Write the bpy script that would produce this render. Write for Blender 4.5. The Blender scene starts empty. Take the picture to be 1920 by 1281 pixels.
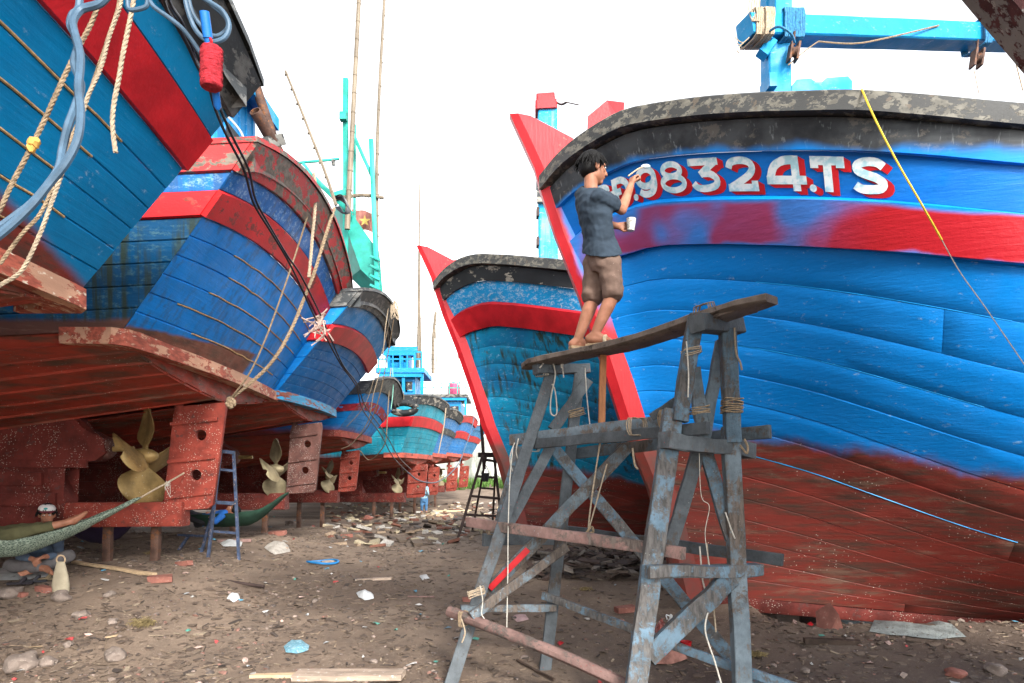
import bpy, bmesh, math, random
from mathutils import Vector, Matrix, noise as mnoise
from math import sin, cos, pi, radians, sqrt, exp
random.seed(7)
S = bpy.context.scene
COL = S.collection
# ------------------------------------------------------------ camera, sky, sun, exposure
cd = bpy.data.cameras.new('camera'); cam = bpy.data.objects.new('camera', cd); COL.objects.link(cam)
cam.location = (0, 0, 1.65); cam.rotation_euler = (radians(90), 0, 0)
cd.lens = 24; cd.sensor_width = 36; cd.shift_y = 0.13; cd.clip_start = 0.05; cd.clip_end = 2000
S.camera = cam
w = bpy.data.worlds.new('World'); S.world = w; w.use_nodes = True
wn = w.node_tree; bg = wn.nodes['Background']
sky = wn.nodes.new('ShaderNodeTexSky'); sky.sky_type = 'NISHITA'; sky.sun_disc = False
SUN_EL, SUN_AZ = radians(33), radians(155)      # azimuth measured clockwise from +Y
sky.sun_elevation = SUN_EL; sky.sun_rotation = SUN_AZ
sky.air_density = 1.0; sky.dust_density = 1.5; sky.ozone_density = 1.0
hs = wn.nodes.new('ShaderNodeHueSaturation'); hs.inputs['Saturation'].default_value = 0.12
wn.links.new(sky.outputs[0], hs.inputs['Color']); wn.links.new(hs.outputs[0], bg.inputs['Color'])
bg.inputs['Strength'].default_value = 0.15
sl = bpy.data.lights.new('sun', 'SUN'); so = bpy.data.objects.new('sun', sl); COL.objects.link(so)
sl.energy = 1.5; sl.angle = radians(14); sl.color = (1.0, 0.96, 0.9)
sd = Vector((sin(SUN_AZ)*cos(SUN_EL), cos(SUN_AZ)*cos(SUN_EL), sin(SUN_EL)))
so.rotation_euler = sd.to_track_quat('Z', 'Y').to_euler(); so.location = (0, -10, 30)
S.view_settings.view_transform = 'Standard'; S.view_settings.look = 'None'
S.view_settings.exposure = 2.0; S.view_settings.gamma = 1; S.view_settings.use_curve_mapping = False

# ------------------------------------------------------------ helpers
FX, H0, YH = 1280.0, 1.65, 890.0
def P(px, py, d): return Vector(((px-960)/FX*d, d, H0+(YH-py)/FX*d))
def sstep(a, b, x):
    t = max(0.0, min(1.0, (x-a)/(b-a))); return t*t*(3-2*t)
def lerp(a, b, t): return a+(b-a)*t
def interp(tab, x):
    if x <= tab[0][0]: return tab[0][1]
    for (a, va), (b, vb) in zip(tab, tab[1:]):
        if x <= b: return va+(vb-va)*(x-a)/(b-a)
    return tab[-1][1]
def spl(tab, x):      # smooth table lookup (catmull-rom)
    n = len(tab)
    if x <= tab[0][0]: return tab[0][1]
    if x >= tab[-1][0]: return tab[-1][1]
    for i in range(n-1):
        if x <= tab[i+1][0]:
            x0, y0 = tab[i]; x1, y1 = tab[i+1]
            m0 = (y1-tab[i-1][1])/(x1-tab[i-1][0]) if i > 0 else (y1-y0)/(x1-x0)
            m1 = (tab[i+2][1]-y0)/(tab[i+2][0]-x0) if i < n-2 else (y1-y0)/(x1-x0)
            h = x1-x0; t = (x-x0)/h
            return (2*t**3-3*t**2+1)*y0+(t**3-2*t**2+t)*h*m0+(-2*t**3+3*t**2)*y1+(t**3-t**2)*h*m1
def crom(pts, k=6):
    pts = [Vector(p) for p in pts]
    if len(pts) < 3: return pts
    out = []
    for i in range(len(pts)-1):
        p0 = pts[max(i-1, 0)]; p1 = pts[i]; p2 = pts[i+1]; p3 = pts[min(i+2, len(pts)-1)]
        for j in range(k):
            t = j/k
            out.append(0.5*((2*p1)+(p2-p0)*t+(2*p0-5*p1+4*p2-p3)*t*t+(3*p1-p0-3*p2+p3)*t**3))
    out.append(pts[-1]); return out

class MB:
    def __init__(s): s.v = []; s.f = []
    def add(s, vs, fs):
        o = len(s.v); s.v += [tuple(x) for x in vs]; s.f += [tuple(i+o for i in f) for f in fs]
    def box(s, c, d, rot=None, j=0.0):
        c = Vector(c); vs = []
        for z in (-1, 1):
            for y in (-1, 1):
                for x in (-1, 1):
                    q = Vector((x*d[0]/2, y*d[1]/2, z*d[2]/2))
                    if j: q += Vector((random.uniform(-j, j), random.uniform(-j, j), random.uniform(-j, j)))
                    if rot is not None: q = rot @ q
                    vs.append(c+q)
        s.add(vs, [(0, 2, 3, 1), (4, 5, 7, 6), (0, 1, 5, 4), (2, 6, 7, 3), (0, 4, 6, 2), (1, 3, 7, 5)])
    def beam(s, p0, p1, w, h, up=(0, 0, 1), j=0.003, n=5, w1=None, h1=None, bev=0.12):
        p0 = Vector(p0); p1 = Vector(p1); d = (p1-p0).normalized(); up = Vector(up)
        a = d.cross(up)
        if a.length < 1e-3: a = d.cross(Vector((1, 0, 0)))
        a.normalize(); b = a.cross(d).normalized()
        w1 = w if w1 is None else w1; h1 = h if h1 is None else h1
        prof = [(-1+bev, -1), (1-bev, -1), (1, -1+bev), (1, 1-bev), (1-bev, 1), (-1+bev, 1), (-1, 1-bev), (-1, -1+bev)]
        vs = []; fs = []; m = 8
        for i in range(n+1):
            t = i/n; c = p0.lerp(p1, t)+a*random.uniform(-j, j)+b*random.uniform(-j, j)
            W = lerp(w, w1, t)/2; Hh = lerp(h, h1, t)/2
            for (x, y) in prof:
                vs.append(c+a*(x*W+random.uniform(-j, j)*.6)+b*(y*Hh+random.uniform(-j, j)*.6))
        for i in range(n):
            for k in range(m):
                fs.append((i*m+k, i*m+(k+1) % m, (i+1)*m+(k+1) % m, (i+1)*m+k))
        fs.append(tuple(range(m-1, -1, -1))); fs.append(tuple(n*m+k for k in range(m)))
        s.add(vs, fs)
    def tube(s, pts, r, n=8, k=6, r1=None, smooth=True):
        pts = crom(pts, k) if smooth else [Vector(p) for p in pts]
        m = len(pts); vs = []; fs = []; nrm = None
        for i, p in enumerate(pts):
            d = (pts[min(i+1, m-1)]-pts[max(i-1, 0)])
            if d.length < 1e-9: d = Vector((0, 0, 1))
            d.normalize()
            if nrm is None:
                nrm = d.orthogonal().normalized()
            nrm = (nrm-d*nrm.dot(d)).normalized(); b = d.cross(nrm)
            rr = r if r1 is None else lerp(r, r1, i/(m-1))
            for q in range(n):
                a = 2*pi*q/n; vs.append(p+nrm*cos(a)*rr+b*sin(a)*rr)
        for i in range(m-1):
            for q in range(n): fs.append((i*n+q, i*n+(q+1) % n, (i+1)*n+(q+1) % n, (i+1)*n+q))
        fs.append(tuple(range(n-1, -1, -1))); fs.append(tuple((m-1)*n+q for q in range(n)))
        s.add(vs, fs)
    def rope(s, pts, r, pitch=None, k=10, strands=3):      # twisted strands
        pts = crom(pts, k); pitch = pitch or r*7
        L = 0; acc = [0]
        for a, b in zip(pts, pts[1:]): L += (b-a).length; acc.append(L)
        N = max(8, min(900, int(L/(pitch/7))))
        nr = None; cen = []
        j = 0
        for i in range(N+1):
            l = L*i/N
            while j < len(acc)-2 and acc[j+1] < l: j += 1
            t = (l-acc[j])/max(1e-9, acc[j+1]-acc[j]); p = pts[j].lerp(pts[j+1], min(1, t)); d = (pts[j+1]-pts[j]).normalized()
            if nr is None: nr = d.orthogonal().normalized()
            nr = (nr-d*nr.dot(d)).normalized(); cen.append((p, nr.copy(), d.cross(nr), l))
        for q in range(strands):
            pp = []
            for (p, a, b, l) in cen:
                an = 2*pi*(l/pitch+q/strands); pp.append(p+(a*cos(an)+b*sin(an))*r*.5)
            s.tube(pp, r*.58, 5, smooth=False)
    def lathe(s, prof, c, ax=(0, 0, 1), n=16):
        ax = Vector(ax).normalized(); a = ax.orthogonal().normalized(); b = ax.cross(a); c = Vector(c); vs = []; fs = []; m = len(prof)
        for (r, z) in prof:
            for q in range(n):
                t = 2*pi*q/n; vs.append(c+ax*z+a*cos(t)*r+b*sin(t)*r)
        for i in range(m-1):
            for q in range(n): fs.append((i*n+q, i*n+(q+1) % n, (i+1)*n+(q+1) % n, (i+1)*n+q))
        fs.append(tuple(range(n-1, -1, -1))); fs.append(tuple((m-1)*n+q for q in range(n)))
        s.add(vs, fs)
    def prism(s, poly, o, ax, ay, t):       # polygon in plane (ax, ay) at o, thickness t along normal (centred)
        o = Vector(o); ax = Vector(ax).normalized(); ay = Vector(ay).normalized(); nn = ax.cross(ay).normalized(); m = len(poly)
        vs = [o+ax*x+ay*y-nn*t/2 for x, y in poly]+[o+ax*x+ay*y+nn*t/2 for x, y in poly]
        s.add(vs, [tuple(range(m-1, -1, -1)), tuple(range(m, 2*m))]+[(i, (i+1) % m, m+(i+1) % m, m+i) for i in range(m)])
    def blob(s, c, r, seed=0, amp=.25, sub=2, rot=None, fr=1.5):
        bm = bmesh.new(); bmesh.ops.create_icosphere(bm, subdivisions=sub, radius=1)
        vs = []
        for v in bm.verts:
            q = v.co*(1+amp*mnoise.noise(v.co*fr+Vector((seed*3.1, seed*1.7, 0))))
            q = Vector((q.x*r[0], q.y*r[1], q.z*r[2]))
            if rot is not None: q = rot @ q
            vs.append(Vector(c)+q)
        fs = [[v.index for v in f.verts] for f in bm.faces]; bm.free(); s.add(vs, fs)
    def caps(s, p0, p1, r0, r1, n=14, flat=None):       # tapered capsule; flat=(axis, factor) squashes about the axis line
        p0 = Vector(p0); p1 = Vector(p1); d = p1-p0; L = max(d.length, 1e-5); d = d/L
        a = d.orthogonal().normalized(); b = d.cross(a); vs = []; fs = []
        rings = [(-r0*sin(t), r0*cos(t)) for t in [pi/2*.97, pi/3, pi/6, 0]]
        rings += [(L*t, lerp(r0, r1, t)) for t in (.25, .5, .75)]
        rings += [(L+r1*sin(t), r1*cos(t)) for t in [0, pi/6, pi/3, pi/2*.97]]
        for (z, r) in rings:
            for q in range(n):
                t = 2*pi*q/n; off = a*cos(t)*r+b*sin(t)*r
                if flat:
                    fa = Vector(flat[0]).normalized(); off = off-fa*off.dot(fa)*(1-flat[1])
                vs.append(p0+d*z+off)
        m = len(rings)
        for i in range(m-1):
            for q in range(n): fs.append((i*n+q, i*n+(q+1) % n, (i+1)*n+(q+1) % n, (i+1)*n+q))
        fs.append(tuple(range(n-1, -1, -1))); fs.append(tuple((m-1)*n+q for q in range(n))); s.add(vs, fs)
    def build(s, name, mat, parent=None, label=None, cat=None, group=None, kind=None, smooth=True, ang=40, origin=None):
        me = bpy.data.meshes.new(name)
        o = Vector((0, 0, 0))
        if parent is not None: o = WORLD[parent.name]
        elif origin is not None: o = Vector(origin)
        me.from_pydata([(v[0]-o.x, v[1]-o.y, v[2]-o.z) for v in s.v], [], s.f)
        me.validate(); me.update()
        if smooth:
            me.polygons.foreach_set('use_smooth', [True]*len(me.polygons))
            me.set_sharp_from_angle(angle=radians(ang))
        ob = bpy.data.objects.new(name, me); COL.objects.link(ob)
        if mat: me.materials.append(mat)
        WORLD[ob.name] = o
        if parent is not None: ob.parent = parent
        elif origin is not None: ob.location = o
        if label: ob['label'] = label
        if cat: ob['category'] = cat
        if group: ob['group'] = group
        if kind: ob['kind'] = kind
        return ob
WORLD = {}
def thing(name, label, cat, loc, group=None):
    o = bpy.data.objects.new(name, None); COL.objects.link(o); o.location = loc; o.empty_display_size = .3
    o['label'] = label; o['category'] = cat
    if group: o['group'] = group
    WORLD[o.name] = Vector(loc); return o
def addlabel(o, label): o['label'] = label; return o
def freeze(ob):
    dg = bpy.context.evaluated_depsgraph_get(); dg.update()
    me = bpy.data.meshes.new_from_object(ob.evaluated_get(dg)); old = ob.data
    ob.modifiers.clear(); ob.data = me; return ob
def plate(poly, holes, o, ax, ay, t, name, mat, parent):      # flat plate with round holes
    cu = bpy.data.curves.new('tmp', 'CURVE'); cu.dimensions = '2D'; cu.fill_mode = 'BOTH'; cu.extrude = t/2; cu.bevel_depth = t*.12
    def sp(pts):
        s = cu.splines.new('POLY'); s.points.add(len(pts)-1); s.use_cyclic_u = True
        for i, (x, y) in enumerate(pts): s.points[i].co = (x, y, 0, 1)
    sp(poly)
    for (x, y, r) in holes: sp([(x+r*cos(a*pi/10), y+r*sin(a*pi/10)) for a in range(20)])
    ob = bpy.data.objects.new('tmp', cu); COL.objects.link(ob)
    dg = bpy.context.evaluated_depsgraph_get(); dg.update()
    me = bpy.data.meshes.new_from_object(ob.evaluated_get(dg)); bpy.data.objects.remove(ob)
    ax = Vector(ax).normalized(); ay = Vector(ay).normalized(); nn = ax.cross(ay)
    o = Vector(o)-WORLD[parent.name]
    for v in me.vertices: v.co = o+ax*v.co.x+ay*v.co.y+nn*v.co.z
    me.materials.clear(); me.materials.append(mat)
    r = bpy.data.objects.new(name, me); COL.objects.link(r); r.parent = parent; WORLD[r.name] = WORLD[parent.name]; return r

# ------------------------------------------------------------ material node helpers
class NT:
    def __init__(s, name):
        s.m = bpy.data.materials.new(name); s.m.use_nodes = True; s.t = s.m.node_tree
        s.b = s.t.nodes['Principled BSDF']; s.tc = s.t.nodes.new('ShaderNodeTexCoord'); s.P = s.tc.outputs['Object']
    def lk(s, a, b):
        if isinstance(a, (int, float)): b.default_value = a
        elif isinstance(a, (tuple, list)): b.default_value = (tuple(a)+(1,))[:4] if len(b.default_value) == 4 else tuple(a)
        else: s.t.links.new(a, b)
    def mul(s, v, sc, rot=(0, 0, 0), loc=(0, 0, 0)):
        n = s.t.nodes.new('ShaderNodeMapping'); s.lk(v, n.inputs['Vector']); n.inputs['Scale'].default_value = sc; n.inputs['Rotation'].default_value = rot
        n.inputs['Location'].default_value = loc; return n.outputs[0]
    def noise(s, v, sc, det=4, rough=.55, dist=0):
        n = s.t.nodes.new('ShaderNodeTexNoise'); s.lk(v, n.inputs['Vector']); n.inputs['Scale'].default_value = sc
        n.inputs['Detail'].default_value = det; n.inputs['Roughness'].default_value = rough; n.inputs['Distortion'].default_value = dist; return n.outputs[0]
    def vor(s, v, sc, feat='F1', out=0):
        n = s.t.nodes.new('ShaderNodeTexVoronoi'); n.feature = feat; s.lk(v, n.inputs['Vector']); n.inputs['Scale'].default_value = sc; return n.outputs[out]
    def mth(s, op, a, b=0, c=0):
        n = s.t.nodes.new('ShaderNodeMath'); n.operation = op; s.lk(a, n.inputs[0]); s.lk(b, n.inputs[1])
        if op in ('MULTIPLY_ADD',): s.lk(c, n.inputs[2])
        return n.outputs[0]
    def rng(s, x, a, b, c=0, d=1, sm=True):
        n = s.t.nodes.new('ShaderNodeMapRange'); n.interpolation_type = 'SMOOTHSTEP' if sm else 'LINEAR'
        s.lk(x, n.inputs[0])
        for i, q in enumerate((a, b, c, d)): s.lk(q, n.inputs[i+1])
        return n.outputs[0]
    def mix(s, f, a, b, mode='MIX'):
        n = s.t.nodes.new('ShaderNodeMix'); n.data_type = 'RGBA'; n.blend_type = mode; s.lk(f, n.inputs[0]); s.lk(a, n.inputs[6]); s.lk(b, n.inputs[7]); return n.outputs[2]
    def ramp(s, f, st):
        n = s.t.nodes.new('ShaderNodeValToRGB'); s.lk(f, n.inputs[0]); e = n.color_ramp.elements
        while len(e) < len(st): e.new(.5)
        for q, (p, c) in zip(e, st): q.position = p; q.color = (tuple(c)+(1,))[:4]
        return n.outputs[0]
    def xyz(s, v):
        n = s.t.nodes.new('ShaderNodeSeparateXYZ'); s.lk(v, n.inputs[0]); return n.outputs
    def bump(s, h, st=.5, d=.01, prev=None):
        n = s.t.nodes.new('ShaderNodeBump'); s.lk(h, n.inputs['Height']); n.inputs['Strength'].default_value = st; n.inputs['Distance'].default_value = d
        if prev is not None: s.lk(prev, n.inputs['Normal'])
        return n.outputs[0]
    def vary(s, col, amt):
        oi = s.t.nodes.new('ShaderNodeObjectInfo'); h = s.t.nodes.new('ShaderNodeHueSaturation'); s.lk(col, h.inputs['Color']); s.lk(s.rng(oi.outputs['Random'], 0, 1, 1-amt, 1+amt, False), h.inputs['Value']); return h.outputs[0]
    def out(s, col, rough=.5, bump=None, metal=0, spec=.28):
        s.lk(col, s.b.inputs['Base Color']); s.lk(rough, s.b.inputs['Roughness']); s.lk(metal, s.b.inputs['Metallic'])
        s.b.inputs['Specular IOR Level'].default_value = spec
        if bump is not None: s.lk(bump, s.b.inputs['Normal'])
        return s.m
def C(r, g, b):      # sRGB 0-255 to linear
    return tuple((x/255/12.92) if x/255 <= .04045 else ((x/255+.055)/1.055)**2.4 for x in (r, g, b))
def sc(c, k): return tuple(min(1, x*k) for x in c)

def plain(name, col, rough=.55, var=.25, nscale=6, bumps=.25, metal=0, spots=None, spotamt=.3, stretch=(1, 1, 1), bd=.006, spotscale=30):
    n = NT(name); v = n.mul(n.P, stretch)
    a = n.noise(v, nscale, 6, .6)
    c = n.mix(n.rng(a, .3, .7), sc(col, 1-var), sc(col, 1+var*.6))
    if spots is not None:
        b = n.noise(n.P, spotscale, 5, .7); c = n.mix(n.rng(b, .72-spotamt*.35, .75-spotamt*.3), c, spots)
    f = n.noise(v, nscale*9, 4, .6); c = n.vary(c, .14)
    return n.out(c, rough, n.bump(f, bumps, bd), metal)

BLUE = (0.001, 0.230, 0.70); SKYB = (0.004, 0.20, 0.42); RED = (0.52, 0.012, 0.017); OXIDE = (0.23, 0.028, 0.018)
def hull(name, top=BLUE, grain=(1, 8, 26), z0=2.0, kx=0, ky=0, fuzz=.12, amp=.3, bottom=(.20, .034, .025), streak=.0, stcol=(.03, .045, .03), ycut=None,
         top2=None, wear=.15, wearcol=(.25, .42, .6), dirt=.25, barn=.0, rough=.42, bottom2=(.085, .045, .034), seed=0, patch=0):
    n = NT(name); v = n.mul(n.P, (1, 1, 1), loc=(seed*3.7, seed*1.3, 0))
    X, Y, Z = n.xyz(n.P)
    g = n.noise(n.mul(v, grain), 1.6, 5, .6); big = n.noise(n.mul(v, (.7, .7, 1.6)), 1.1, 5, .6)
    fine = n.noise(n.mul(v, (2, 2, 3)), 14, 6, .7)
    t = n.mix(n.rng(big, .3, .7), sc(top, .84), top2 or sc(top, 1.12))
    t = n.mix(n.rng(g, .45, .75, 0, .25), t, sc(top, .62))
    if wear:
        wm = n.mth('MULTIPLY', n.rng(n.noise(n.mul(v, (3, 3, 7)), 3, 7, .72), .60-wear*.2, .68-wear*.2), n.rng(fine, .4, .6))
        t = n.mix(n.mth('MULTIPLY', wm, .75), t, wearcol)
    if streak:
        s1 = n.noise(n.mul(v, (5, 5, .35)), 2.2, 4, .6); s2 = n.noise(n.mul(v, (1.2, 1.2, .8)), 1.5, 3)
        t = n.mix(n.mth('MULTIPLY', n.rng(s1, .44, .64), n.rng(s2, .4, .58, 0, streak)), t, stcol)
    if patch:
        pm = n.rng(n.noise(n.mul(v, (1.6, 1.6, 1.1)), 1.9, 7, .7, .5), .60, .66, 0, patch)
        t = n.mix(pm, t, n.mix(n.rng(fine, .4, .6), (.085, .065, .035), (.03, .055, .045)))
    b1 = n.noise(n.mul(v, (.6, 1.2, 6)), 2.2, 7, .65); b2 = n.noise(n.mul(v, (.5, .5, 2)), 3.1, 6, .6)
    b = n.mix(n.rng(b1, .40, .68), bottom, bottom2)
    b = n.mix(n.rng(b2, .5, .7, 0, .5), b, sc(bottom, 1.5))
    b = n.mix(n.rng(n.noise(n.mul(v, (.5, .7, 3)), 2.6, 8, .72), .52, .66, 0, .6), b, (.18, .12, .085))
    b = n.mix(n.rng(n.noise(n.mul(v, (1.2, 1.2, 6)), 5, 7, .7), .60, .68, 0, .7), b, (.05, .03, .022))
    if barn:
        bs = n.vor(n.mul(v, (1, 1, 1)), 26); cl = n.noise(n.mul(v, (1, 1, 2)), 1.7, 3)
        b = n.mix(n.mth('MULTIPLY', n.rng(bs, .16, .10), n.rng(cl, .47, .60, 0, barn)), b, (.55, .48, .40))
    # boundary between topside paint and bottom paint
    ed = n.noise(n.mul(v, (1, 1, .6)), 1.3, 6, .6)
    th = n.mth('ADD', n.mth('MULTIPLY', X, kx), n.mth('MULTIPLY', Y, ky))
    th = n.mth('ADD', th, n.mth('MULTIPLY_ADD', ed, amp, z0-amp*.5))
    d = n.mth('SUBTRACT', Z, th)
    m = n.rng(d, -fuzz, fuzz)
    if ycut is not None: m = n.mth('MAXIMUM', m, n.rng(n.mth('MULTIPLY_ADD', ed, .5, Y), ycut+.2, ycut+.32))
    c = n.mix(m, b, t)
    c = n.mix(n.rng(fine, .55, .8, 0, dirt), c, sc(stcol, 1.2))
    c = n.vary(c, .07)
    bp = n.bump(g, .35, .012); bp = n.bump(fine, .30, .006, bp)
    blst = n.rng(n.vor(v, 3.1), .06, .02); bp = n.bump(blst, .5, .006, bp)
    rr = n.rng(n.noise(v, 4, 5), .3, .7, rough-.08, rough+.22)
    return n.out(c, rr, bp, spec=.18)

def peel(name, paint, under, amt=.5, scale=4, rough=.6, third=None, stretch=(1, 1, 2.2), seed=0):
    n = NT(name); v = n.mul(n.P, stretch, loc=(seed, seed*2, 0)); a = n.noise(v, scale, 8, .68); big = n.noise(n.P, .9, 3)
    f = n.mth('MULTIPLY_ADD', big, .35, a)
    c0 = n.mix(n.rng(n.noise(v, 2, 5), .3, .7), sc(paint, .75), sc(paint, 1.15))
    m = n.rng(f, .66+.18*(.5-amt), .69+.18*(.5-amt))
    c = n.mix(m, c0, n.mix(n.rng(n.noise(v, 11, 5), .35, .65), under, sc(under, .55)))
    if third: c = n.mix(n.rng(n.noise(n.mul(v, (1, 1, .8)), 7, 6, .7), .60, .64), c, third)
    c = n.vary(c, .22)
    bp = n.bump(m, .4, .004); bp = n.bump(n.noise(v, 30, 5, .7), .35, .006, bp)
    return n.out(c, rough, bp)

def timber_mat(name, paint, bare, amt=.5, spat=.5):
    n = NT(name); v = n.P; a = n.noise(n.mul(v, (2, 2, 2)), 3.2, 9, .75, .4); b = n.noise(v, 1.1, 3); g = n.noise(n.mul(v, (9, 9, 1.6)), 5, 6, .7)
    p = n.mix(n.rng(n.noise(v, 6, 6, .7), .3, .7), sc(paint, .7), sc(paint, 1.3)); w = n.mix(n.rng(g, .35, .65), bare, sc(bare, .45))
    f = n.mth('MULTIPLY_ADD', b, .6, n.mth('MULTIPLY_ADD', g, .35, a)); c = n.mix(n.rng(f, 1.12-.25*amt, 1.0-.25*amt), p, w)
    c = n.mix(n.rng(n.noise(v, 17, 6, .75), .60, .72, 0, .6), c, (.035, .03, .027))
    s1 = n.vor(v, 33); col = n.mix(n.rng(n.noise(v, 2.5, 2), .5, .52), (.30, .30, .29), (.32, .03, .03)); c = n.mix(n.mth('MULTIPLY', n.rng(s1, .17, .12), n.rng(n.noise(v, 4, 4), .50, .6, 0, spat)), c, col)
    c = n.vary(c, .25); bp = n.bump(g, .7, .012); bp = n.bump(n.noise(v, 45, 5, .7), .4, .005, bp); return n.out(c, .82, bp)
M = {}
M['dark_wood'] = plain('dark_wood', (.055, .036, .026), .75, .45, 3, .6, stretch=(3, 3, 3), spots=(.14, .11, .09), spotamt=.25)
M['black_paint'] = peel('black_paint', (.020, .022, .024), (.30, .27, .22), .12, 3)
M['black_old'] = peel('black_old', (.045, .050, .052), (.16, .16, .15), .4, 3)
M['cap_peel'] = peel('cap_peel', (.045, .045, .043), (.16, .148, .12), .40, 8, third=(.10, .08, .06), stretch=(1, 1, 1.6))
M['cap_grey'] = peel('cap_grey', (.15, .145, .13), (.03, .03, .028), .55, 5)
M['red'] = plain('red_paint', (.44, .012, .017), .45, .25, 4, .45, stretch=(1, 1, 1), spots=(.25, .02, .02), spotamt=.15)
M['red_scuff'] = peel('red_scuff', (.66, .012, .016), (.28, .04, .03), .05, 4, .5, third=(.35, .02, .02))
M['red_peel'] = peel('red_peel', (.42, .03, .03), (.16, .13, .10), .55, 4, .6, third=(.30, .02, .02))
M['red_pale'] = peel('red_pale', (.48, .085, .07), (.20, .10, .085), .4, 6, .7)
M['oxide'] = plain('red_oxide', (.30, .038, .024), .7, .4, 5, .6, spots=(.10, .03, .02), spotamt=.45, spotscale=7)
def barnred(name, base, spots):
    n = NT(name); a = n.noise(n.P, 4, 7, .65); c = n.mix(n.rng(a, .35, .65), sc(base, .6), sc(base, 1.15))
    c = n.mix(n.rng(n.noise(n.P, 9, 6, .7), .58, .66, 0, .7), c, (.07, .04, .035))
    vv = n.vor(n.P, 45); cl = n.noise(n.P, 5, 5)
    c = n.mix(n.mth('MULTIPLY', n.rng(vv, .26, .18), n.rng(cl, .46, .56)), c, spots)
    bp = n.bump(n.noise(n.P, 40, 5, .7), .6, .008); return n.out(c, .75, bp)
M['rudder_red'] = barnred('rudder_red', (.25, .042, .027), (.45, .38, .32))
M['rudder_brown'] = barnred('rudder_brown', (.115, .05, .04), (.42, .38, .34))
M['keel_red'] = barnred('keel_red', (.13, .022, .016), (.42, .34, .28))
M['ledge_worn'] = peel('ledge_worn', (.50, .27, .17), (.42, .10, .06), .5, 3, .7, third=(.60, .50, .38), stretch=(3, .8, 3))
M['ledge_blue'] = peel('ledge_blue', (.03, .30, .55), (.30, .09, .06), .42, 3, .6, stretch=(2, .8, 6))
M['ledge_red'] = peel('ledge_red', (.42, .085, .055), (.20, .05, .04), .4, 4, .7)
M['caulk'] = plain('caulking', (.42, .27, .13), .9, .35, 20, .5)
M['bronze'] = plain('bronze', (.30, .20, .075), .48, .4, 5, .4, metal=.35, spots=(.5, .46, .36), spotamt=.25)
M['gold_dull'] = plain('dull_bronze', (.30, .25, .15), .55, .3, 5, .3, metal=.3)
M['grey_wood'] = timber_mat('grey_wood', (.115, .145, .165), (.125, .10, .082), 0.45)
M['brown_wood'] = timber_mat('brown_wood', (.075, .085, .092), (.085, .068, .056), 0.85)
M['blue_wood'] = timber_mat('blue_wood', (.10, .155, .20), (.12, .112, .105), 0.28)
M['pink_wood'] = timber_mat('pink_wood', (.19, .115, .10), (.13, .105, .09), 0.6)
M['plank_wood'] = timber_mat('plank_wood', (.12, .095, .078), (.045, .034, .028), .75, .2)
M['orange_wood'] = plain('new_wood', (.33, .13, .05), .6, .3, 5, .4, stretch=(6, 6, .7))
M['pale_wood'] = plain('pale_wood', (.50, .36, .22), .7, .3, 6, .4, stretch=(1, 6, 6))
M['rope'] = plain('rope', (.34, .27, .19), .9, .3, 60, .5)
M['rope_brown'] = plain('brown_rope', (.26, .19, .12), .9, .4, 50, .5)
M['cord'] = plain('white_cord', (.46, .43, .37), .8, .25, 60, .3)
M['cable_grey'] = plain('grey_cable', (.055, .10, .15), .45, .3, 12, .15)
M['cable_black'] = plain('black_cable', (.012, .013, .018), .35, .3, 10, .1)
M['bamboo'] = plain('bamboo', (.17, .135, .095), .6, .35, 4, .3, spots=(.12, .10, .07), spotamt=.25, stretch=(3, 3, .6))
M['teal'] = plain('green_paint', (.02, .30, .24), .5, .3, 4, .3, spots=(.10, .18, .15), spotamt=.2)
M['sky_paint'] = hull('sky_blue_wood', (.006, .22, .46), (6, 6, 1), z0=-20, wear=.1, dirt=.12)
M['cabin'] = hull('cabin_blue', (.012, .20, .46), (6, 6, 1), z0=-20, wear=.3, wearcol=(.2, .4, .7), dirt=.2)
M['rust'] = plain('rusty_steel', (.10, .055, .04), .7, .5, 8, .6, metal=.3, spots=(.17, .07, .03), spotamt=.5, spotscale=14)
M['grey_steel'] = plain('worn_blue_steel', (.045, .065, .115), .6, .5, 9, .3, metal=.2, spots=(.22, .16, .14), spotamt=.4)
M['dark_steel'] = plain('dark_steel', (.06, .04, .035), .7, .4, 8, .4, metal=.3)
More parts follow.
